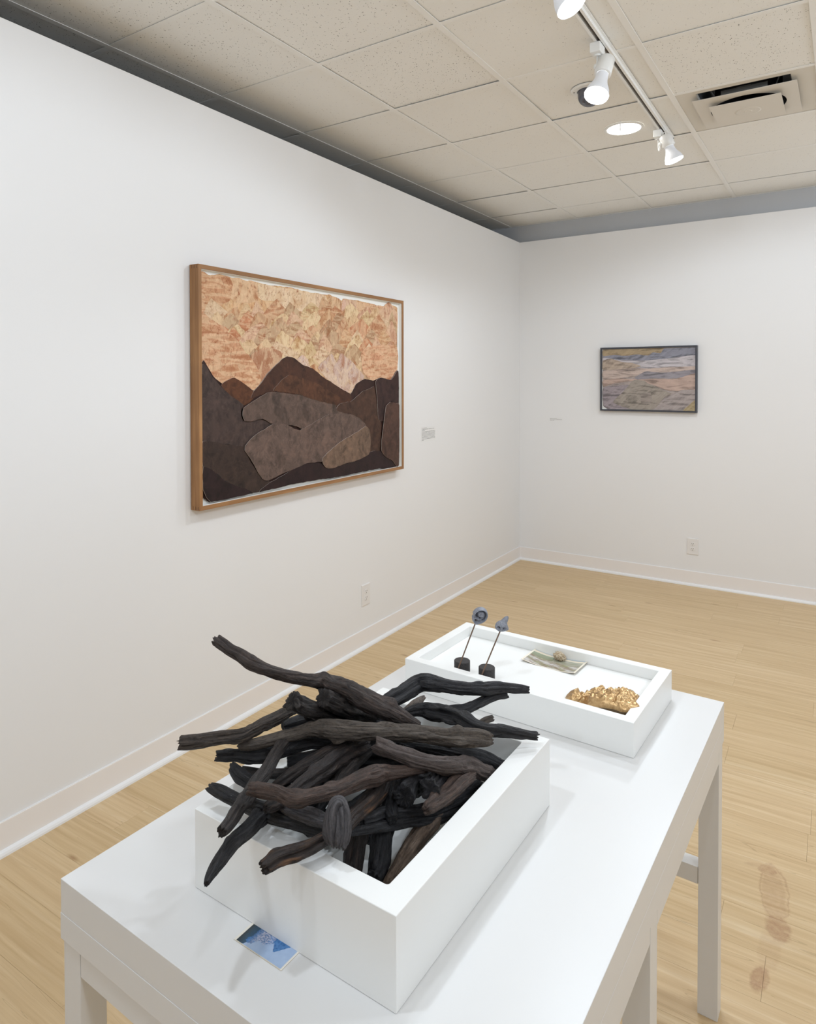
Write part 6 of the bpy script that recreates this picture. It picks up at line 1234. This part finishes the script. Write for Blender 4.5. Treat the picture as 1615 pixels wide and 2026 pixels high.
def stand(name, label, bxy, foot, joint):
    b = tray_pt(bxy[0], bxy[1], FZ)
    e = empty(name, b)
    tag(e, label, 'sculpture')
    h = 0.0375
    bm = lathe(bmesh.new(), [(0.0195, 0.0), (0.0208, 0.001), (0.0208, h - 0.0012), (0.0196, h)], 44)
    obj('base', bm, BASEM, e, smooth=False)
    f = Vector(foot) - b; j = Vector(joint) - b
    tip = j + (j - f).normalized() * 0.010
    obj('rod', tube(bmesh.new(), [f, f.lerp(j, .5), tip], 0.0017, 10), ROD, e)
    return e, b, j
def face_frame(origin, right, up):
    r = Vector(right).normalized(); u = Vector(up); u = (u - r * u.dot(r)).normalized(); n = r.cross(u)
    m = Matrix((r, u, n)).transposed().to_4x4(); m.translation = Vector(origin)
    return m

eE, bE, jE = stand('ear_sculpture', 'grey cast of an ear on a leaning rod, left of the pair in the tray', (-0.4560, 0.0560), (1.5442, -4.2170, TH + FZ + 0.004), (1.5885, -4.1881, 0.9860))
eN, bN, jN = stand('nose_sculpture', 'grey cast of a nose on a leaning rod, right of the pair in the tray', (-0.3840, 0.0560), (1.6120, -4.2218, TH + FZ + 0.004), (1.6582, -4.1918, 0.9780))

def ear(parent, b):
    # local u right, v up (units of 1 = 22 mm), n to the viewer
    S = 0.0222
    def outline(a):
        # radius of the outline by angle
        r = 0.92 + 0.10 * math.cos(a - math.radians(50)) + 0.05 * math.cos(2 * (a - math.radians(48)))
        r += 0.16 * math.exp(-((((a - math.radians(228)) + math.pi) % (2 * math.pi) - math.pi) / 0.36) ** 2)
        r -= 0.13 * math.exp(-((((a - math.radians(172)) + math.pi) % (2 * math.pi) - math.pi) / 0.20) ** 2)
        return r
    bm = bmesh.new()
    K, N = 46, 120
    rings = []
    def height(x, y, s, a):
        deg = math.degrees(a) % 360
        h = 0.16
        # helix rim: strong from the left top round to the lower right
        w = 1.0 if not (150 < deg < 235) else max(0.25, abs(deg - 192) / 43)
        h += 0.30 * w * math.exp(-((s - 0.88) / 0.10) ** 2)
        h -= 0.26 * w * math.exp(-((s - 0.70) / 0.06) ** 2) * (1 if deg < 140 or deg > 300 else 0.3)
        # antihelix
        h += 0.24 * math.exp(-(((x - 0.16) / 0.40) ** 4 + ((y - 0.22) / 0.42) ** 4))
        h -= 0.10 * math.exp(-(((x - 0.05) / 0.10) ** 2 + ((y - 0.28) / 0.10) ** 2))
        # deep hollow running as a hook
        for cx, cy, rx, ry, d in ((-0.36, 0.24, 0.09, 0.22, .42), (-0.22, -0.02, 0.13, 0.10, .46), (0.04, -0.18, 0.14, 0.09, .46), (-0.42, -0.42, 0.15, 0.08, .40)):
            h -= d * math.exp(-(((x - cx) / rx) ** 2 + ((y - cy) / ry) ** 2))
        # crus and tragus
        h += 0.28 * math.exp(-(((x + 0.30) / 0.30) ** 2 + ((y + 0.22) / 0.10) ** 2))
        h += 0.30 * math.exp(-(((x + 0.72) / 0.13) ** 2 + ((y + 0.34) / 0.20) ** 2))
        h += 0.20 * math.exp(-(((x + 0.42) / 0.4) ** 2 + ((y + 0.78) / 0.22) ** 2))
        return h
    for j in range(1, K + 1):
        s = j / K
        ring = []
        for i in range(N):
            a = 2 * math.pi * i / N
            R = outline(a) * s
            x, y = R * math.cos(a), R * math.sin(a)
            z = height(x, y, s, a)
            if s > 0.9: z = -0.1 + (z + 0.1) * math.sqrt(max(0.0, 1 - ((s - 0.9) / 0.1) ** 2))
            ring.append(bm.verts.new((x * S, y * S, z * S)))
        rings.append(ring)
    c = bm.verts.new((0, 0, height(0, 0, 0, 0) * S))
    for i in range(N): bm.faces.new((c, rings[0][i], rings[0][(i + 1) % N]))
    for A, B in zip(rings, rings[1:]):
        for i in range(N): bm.faces.new((A[i], B[i], B[(i + 1) % N], A[(i + 1) % N]))
    prev = rings[-1]
    for f, z in ((0.97, -0.26), (0.86, -0.40), (0.5, -0.46)):
        cur = [bm.verts.new((v.co.x * f, v.co.y * f, z * S)) for v in rings[-1]]
        for i in range(N): bm.faces.new((prev[i], cur[i], cur[(i + 1) % N], prev[(i + 1) % N]))
        prev = cur
    bm.faces.new(prev[::-1])
    view = (CAM - jE).normalized()
    right = Vector((0.8374, 0.5465, 0)) * 0.94 - Vector((0.5465, -0.8374, 0)) * 0.10
    ctr = bE + jE + Vector((0.0075, 0.0050, 0.0165))
    m = face_frame(ctr, right, Vector((0.10, -0.16, 0.98)))
    bm.transform(m)
    bmesh.ops.translate(bm, verts=bm.verts, vec=-b)
    obj('ear', bm, CONC, parent, smooth=True)

def nose(parent, b):
    bm = bmesh.new()
    bmesh.ops.create_icosphere(bm, subdivisions=6, radius=1.0)
    S = 0.0155
    holes = [(Vector((-0.62, 0.12, 0.78)).normalized(), 0.27, 0.5), (Vector((0.36, -0.05, 0.93)).normalized(), 0.27, 0.5)]
    for v in bm.verts:
        d = v.co.normalized()
        r = 1.0
        # wings each side
        r += 0.16 * math.exp(-((d - Vector((-0.86, -0.05, 0.45)).normalized()).length / 0.5) ** 2)
        r += 0.30 * math.exp(-((d - Vector((0.86, -0.48, 0.15)).normalized()).length / 0.36) ** 2)
        # bridge rising away up right to a point
        r += 1.15 * math.exp(-((d - Vector((0.48, 0.82, -0.30)).normalized()).length / 0.34) ** 2)
        # flat back
        p = Vector((d.x * r * 1.0, d.y * r * 0.88, d.z * r * 0.95))
        if p.z < -0.35: p.z = -0.35 + (p.z + 0.35) * 0.25
        for hd, wd, dp in holes:
            k = (d - hd).length
            p -= d * (dp * 1.5 * math.exp(-(k / wd) ** 4))
        # columella groove
        p -= d * (0.06 * math.exp(-((d.x + 0.15 + d.y * .2) / 0.07) ** 2) * max(0, d.z))
        v.co = p * S
    ctr = bN + jN + Vector((0.0028, 0.0018, 0.0125))
    right = Vector((0.8374, 0.5465, 0))
    m = face_frame(ctr, right, Vector((0.12, -0.19, 0.97)))
    bm.transform(m)
    bmesh.ops.translate(bm, verts=bm.verts, vec=-b)
    obj('nose', bm, CONC, parent, smooth=True)
ear(eE, bE)
nose(eN, bN)

# ------------------------------------------------------------------ ceiling fittings
# air diffuser in its ceiling panel
dc = cpt(3.5 * G - 0.003, -2.5 * G, 0)
av = empty('air_diffuser', dc, GA)
tag(av, 'square white air diffuser with stepped plates, right of the lamp track', 'air vent')
hs, ho = G / 2 - 0.004, 0.245
bm = bmesh.new()
def sq(h, z): return [bm.verts.new((sx * h, sy * h, z)) for sx, sy in ((-1, -1), (1, -1), (1, 1), (-1, 1))]
def rc(hx, hy, z): return [bm.verts.new((sx * hx, sy * hy, z)) for sx, sy in ((-1, -1), (1, -1), (1, 1), (-1, 1))]
rs = [sq(hs, 0.012), sq(hs, 0.002), rc(0.2, 0.252, 0.002), rc(0.196, 0.248, 0.012)]
for A, B in zip(rs, rs[1:]):
    for i in range(4): bm.faces.new((A[i], A[(i + 1) % 4], B[(i + 1) % 4], B[i]))
obj('panel', bm, plain('diffuser_enamel', srgb(222, 216, 204), 0.5), av)
bm = bmesh.new()
rs = [rc(0.199, 0.251, 0.010), rc(0.185, 0.235, 0.115)]
for i in range(4): bm.faces.new((rs[0][i], rs[1][i], rs[1][(i + 1) % 4], rs[0][(i + 1) % 4]))
bm.faces.new(rs[1])
obj('duct_box', bm, GREYM, av)
m = Matrix.Translation((0, 0, 0.03))
obj('duct_throat', lathe(bmesh.new(), [(0.150, 0.0), (0.150, 0.083), (0.146, 0.083), (0.146, 0.0)], 36, m, caps=False), BLACKM, av)
DP = plain('diffuser_plate', srgb(224, 218, 207), 0.45)
bm = bmesh.new()
h1, rr = 0.2225, 0.168
NN = 48
def plate_with_hole(bm, h, r, z, th):
    out, inn = [], []
    for z_ in (z, z + th):
        o_, i_ = [], []
        for k in range(NN):
            a = 2 * math.pi * (k + 0.5) / NN + 0
            ca, sa = math.cos(a), math.sin(a)
            f = h / max(abs(ca), abs(sa))
            if k % (NN // 4) == NN // 8 - 0: pass
            o_.append(bm.verts.new((max(-h, min(h, ca * f)), max(-h, min(h, sa * f)), z_)))
            i_.append(bm.verts.new((ca * r, sa * r, z_)))
        out.append(o_); inn.append(i_)
    for k in range(NN):
        q = (k + 1) % NN
        bm.faces.new((out[0][k], out[0][q], inn[0][q], inn[0][k]))
        bm.faces.new((out[1][k], inn[1][k], inn[1][q], out[1][q]))
        bm.faces.new((out[0][k], out[1][k], out[1][q], out[0][q]))
        bm.faces.new((inn[0][k], inn[0][q], inn[1][q], inn[1][k]))
def plate_square_hole(bm, h, r, z, th):
    # square outline sampled with its true corners
    angs = []
    for k in range(8):
        base = k * math.pi / 4
        angs += [base + q * math.pi / 4 / 6 for q in range(6)]
    O, I = [[], []], [[], []]
    for zi, z_ in enumerate((z, z + th)):
        for a in angs:
            ca, sa = math.cos(a), math.sin(a)
            f = h / max(abs(ca), abs(sa))
            O[zi].append(bm.verts.new((ca * f, sa * f, z_))); I[zi].append(bm.verts.new((ca * r, sa * r, z_)))
    n = len(angs)
    for k in range(n):
        q = (k + 1) % n
        bm.faces.new((O[0][k], O[0][q], I[0][q], I[0][k])); bm.faces.new((O[1][k], I[1][k], I[1][q], O[1][q]))
        bm.faces.new((O[0][k], O[1][k], O[1][q], O[0][q])); bm.faces.new((I[0][k], I[0][q], I[1][q], I[1][k]))
plate_square_hole(bm, h1, rr, -0.021, 0.002)
obj('outer_plate', bm, DP, av)
bm = newbox(-0.155, 0.155, -0.155, 0.155, -0.041, -0.039)
ip = obj('inner_plate', bm, DP, av)
obj('hub', lathe(bmesh.new(), [(0.060, 0), (0.052, -0.002), (0.02, -0.0022), (0.016, -0.004), (0.0, -0.004)], 30, Matrix.Translation((0, 0, -0.0412)), caps=False), DP, ip)
bm = bmesh.new()
box(bm, -0.10, 0.10, -0.1715, -0.1695, -0.008, 0.022); box(bm, -0.03, 0.03, -0.18, -0.14, 0.018, 0.021)
obj('bracket', bm, plain('bracket_zinc', srgb(120, 118, 112), 0.4, metal=0.3), av)
for sx in (-1, 1):
    for sy in (-1, 1):
        obj('suspension_strap', tube(bmesh.new(), [(sx * 0.175, sy * 0.2, 0.09), (sx * 0.12, sy * 0.12, -0.012)], 0.003, 6), plain('strap_zinc', srgb(110, 110, 108), 0.5), av)

# downlight
dl = empty('downlight', (1.377, -1.885, HC + 0.0022), GA)
tag(dl, 'round glowing recessed downlight in the ceiling beside the lamp track', 'ceiling light')
obj('trim_ring', lathe(bmesh.new(), [(0.104, 0.002), (0.104, -0.0035), (0.098, -0.005), (0.090, -0.004), (0.088, 0.0)], 48, caps=False), METALW, dl)
obj('lens', lathe(bmesh.new(), [(0.089, -0.001), (0.089, -0.0025), (0.05, -0.004), (0.0, -0.0045)], 48, caps=False), CANG, dl)
obj('pull_tab', newbox(0.012, 0.016, -0.128, -0.122, -0.055, -0.0010), METALW, dl)
spot('downlight_beam', (1.377, -1.885, HC - 0.02), (0, 0, -1), 15, size=160, blend=1.0, radius=0.085, color=(1, 0.97, 0.92))

# security dome
sd_ = empty('security_camera', (1.371, -2.497, HC + 0.002), 0)
tag(sd_, 'smoked-glass dome security camera recessed in a round ceiling flange', 'security camera')
fl_ = obj('flange', lathe(bmesh.new(), [(0.087, 0.0), (0.087, -0.003), (0.080, -0.007), (0.058, -0.009), (0.056, -0.002)], 44, caps=False), METALW, sd_)
for a in (200, 320):
    obj('screw', lathe(bmesh.new(), [(0.003, -0.0005), (0.0028, -0.0095)], 10, Matrix.Translation((0.072 * math.cos(math.radians(a)), 0.072 * math.sin(math.radians(a)), 0))), SLOT, fl_)
dm = NT('smoked_dome')
dm.base(srgb(84, 86, 96)); dm.b.inputs['Roughness'].default_value = 0.08; dm.b.inputs['Specular IOR Level'].default_value = 0.8
prof = [(0.0555, -0.004), (0.0550, -0.030)] + [(0.0550 * math.cos(math.radians(a)), -0.030 - 0.050 * math.sin(math.radians(a))) for a in range(8, 90, 8)] + [(0.0, -0.080)]
obj('dome', lathe(bmesh.new(), prof, 40, caps=False), dm.m, sd_, smooth=True)

# lamp track
TX, TYF, TYN = 1.541, -1.60, -6.6
trk = empty('lamp_track', (TX, TYN, HC - 0.0012), GA * 0.3)
tag(trk, 'white ceiling lamp track with a dark contact channel', 'lamp track')
L_ = TYF - TYN
bm = bmesh.new()
prof = [(-0.026, 0.0), (-0.026, -0.003), (-0.0175, -0.004), (-0.0175, -0.019), (-0.007, -0.019), (-0.007, -0.004), (0.007, -0.004), (0.007, -0.019), (0.0175, -0.019), (0.0175, -0.004), (0.026, -0.003), (0.026, 0.0)]
A = [bm.verts.new((x, 0, z)) for x, z in prof]; B = [bm.verts.new((x, L_, z)) for x, z in prof]
for i in range(len(prof)):
    q = (i + 1) % len(prof)
    bm.faces.new((A[i], A[q], B[q], B[i]))
f1 = bm.faces.new(A); f2 = bm.faces.new(B[::-1])
bmesh.ops.triangulate(bm, faces=[f1, f2])
obj('rail', bm, METALW, trk)
obj('contact_channel', newbox(-0.0068, 0.0068, 0.002, L_ - 0.004, -0.0085, -0.0042), plain('dark_channel', srgb(74, 66, 56), 0.5), trk)
for dx in (-0.0045, 0.0022):
    obj('copper_strip', newbox(dx, dx + 0.0022, 0.002, L_ - 0.004, -0.0105, -0.0086), ALU, trk)
obj('end_cap', newbox(-0.019, 0.019, L_, L_ + 0.01, -0.0195, 0.0), METALW, trk)

def track_lamp(label, ay, top, face, watts, group='track lamps'):
    top, face = Vector(top), Vector(face)
    ad = Vector((TX + 0.0, ay, HC - 0.020))
    e = empty('track_lamp', ad)
    tag(e, label, 'spotlight', group)
    d = (face - top); Ln = d.length; d.normalize()
    obj('adapter', newbox(-0.021, 0.021, -0.036, 0.036, -0.040, -0.0008, bev=0.003), METALW, e)
    obj('collar', lathe(bmesh.new(), [(0.014, -0.046), (0.014, -0.0402)], 20), METALW, e)
    tl = top - ad; fl2 = face - ad
    hl = 0.43 * Ln
    mtx = axis_matrix(tl, d)
    hold = obj('socket_holder', lathe(bmesh.new(), [(0.0, 0.0), (0.026, 0.0), (0.0325, 0.005), (0.0335, hl - 0.002), (0.031, hl), (0.024, hl)], 36, mtx, caps=False), METALW, e, smooth=False)
    for p_ in hold.data.polygons: p_.use_smooth = True
    # lamp: neck flares to the reflector
    bl = Ln - hl
    R = 0.0485
    prof = [(0.0235, 0), (0.0245, bl * .12), (0.0265, bl * .28), (0.031, bl * .44), (0.0385, bl * .60), (0.0445, bl * .74), (R - .001, bl * .88), (R, bl * .95)]
    mb = axis_matrix(tl + d * hl, d)
    bulb = obj('bulb', lathe(bmesh.new(), prof, 40, mb, caps=False), NECK, e, smooth=True)
    prof = [(R, bl * .95), (R * 0.96, bl * 1.01), (R * 0.8, bl * 1.06), (R * 0.45, bl * 1.10), (0, bl * 1.11)]
    obj('glowing_face', lathe(bmesh.new(), prof, 40, mb, caps=False), GLOW, bulb, smooth=True)
    # bent wire yoke from the collar to the holder
    mid = tl + d * (hl * .55)
    side = d.cross(Vector((0, 0, 1)))
    side = (Vector((-1, -0.3, 0)) - d * Vector((-1, -0.3, 0)).dot(d)).normalized()
    pv = mid + side * 0.036
    a = Vector((0, 0, -0.045))
    b1 = Vector((a.x, a.y, pv.z - 0.035))
    pts = []
    c1, c2 = Vector((a.x - 0.002, a.y, pv.z - 0.03)), Vector((pv.x - .004, pv.y, pv.z - 0.055))
    for q in range(15):
        t = q / 14
        pts.append(a * (1 - t) ** 3 + c1 * 3 * t * (1 - t) ** 2 + c2 * 3 * t * t * (1 - t) + pv * t ** 3)
    obj('wire_yoke', tube(bmesh.new(), pts, 0.0034, 8), METALW, e, smooth=True)
    pts2 = [a + Vector((0.006, 0, -0.0)), a + Vector((0.02, 0, -0.02)), tl + Vector((-0.01, 0, 0.018)), tl + Vector((0.004, 0, 0.016)), tl + d * 0.004]
    obj('cord', tube(bmesh.new(), pts2, 0.0030, 8), METALW, e, smooth=True)
    obj('knob', lathe(bmesh.new(), [(0.009, -0.006), (0.012, 0.0), (0.009, 0.007), (0.0, 0.008)], 20, axis_matrix(pv, side)), METALW, e, smooth=True)
    spot('lamp_beam', face + d * 0.022, d + Vector((0, 0, -0.8)), watts, size=178, blend=0.3, radius=0.052)
track_lamp('far track lamp at the end of the track, bulb tilted to the right', -1.800, (1.580, -1.830, 2.938), (1.6255, -1.805, 2.800), 36)
track_lamp('middle track lamp hanging in front of the dome camera, aimed at the table', -2.960, (1.575, -2.938, 2.923), (1.552, -3.012, 2.750), 28)
track_lamp('near track lamp cut off by the top edge of the picture', -3.680, (1.588, -3.735, 2.905), (1.684, -3.717, 2.750), 26)
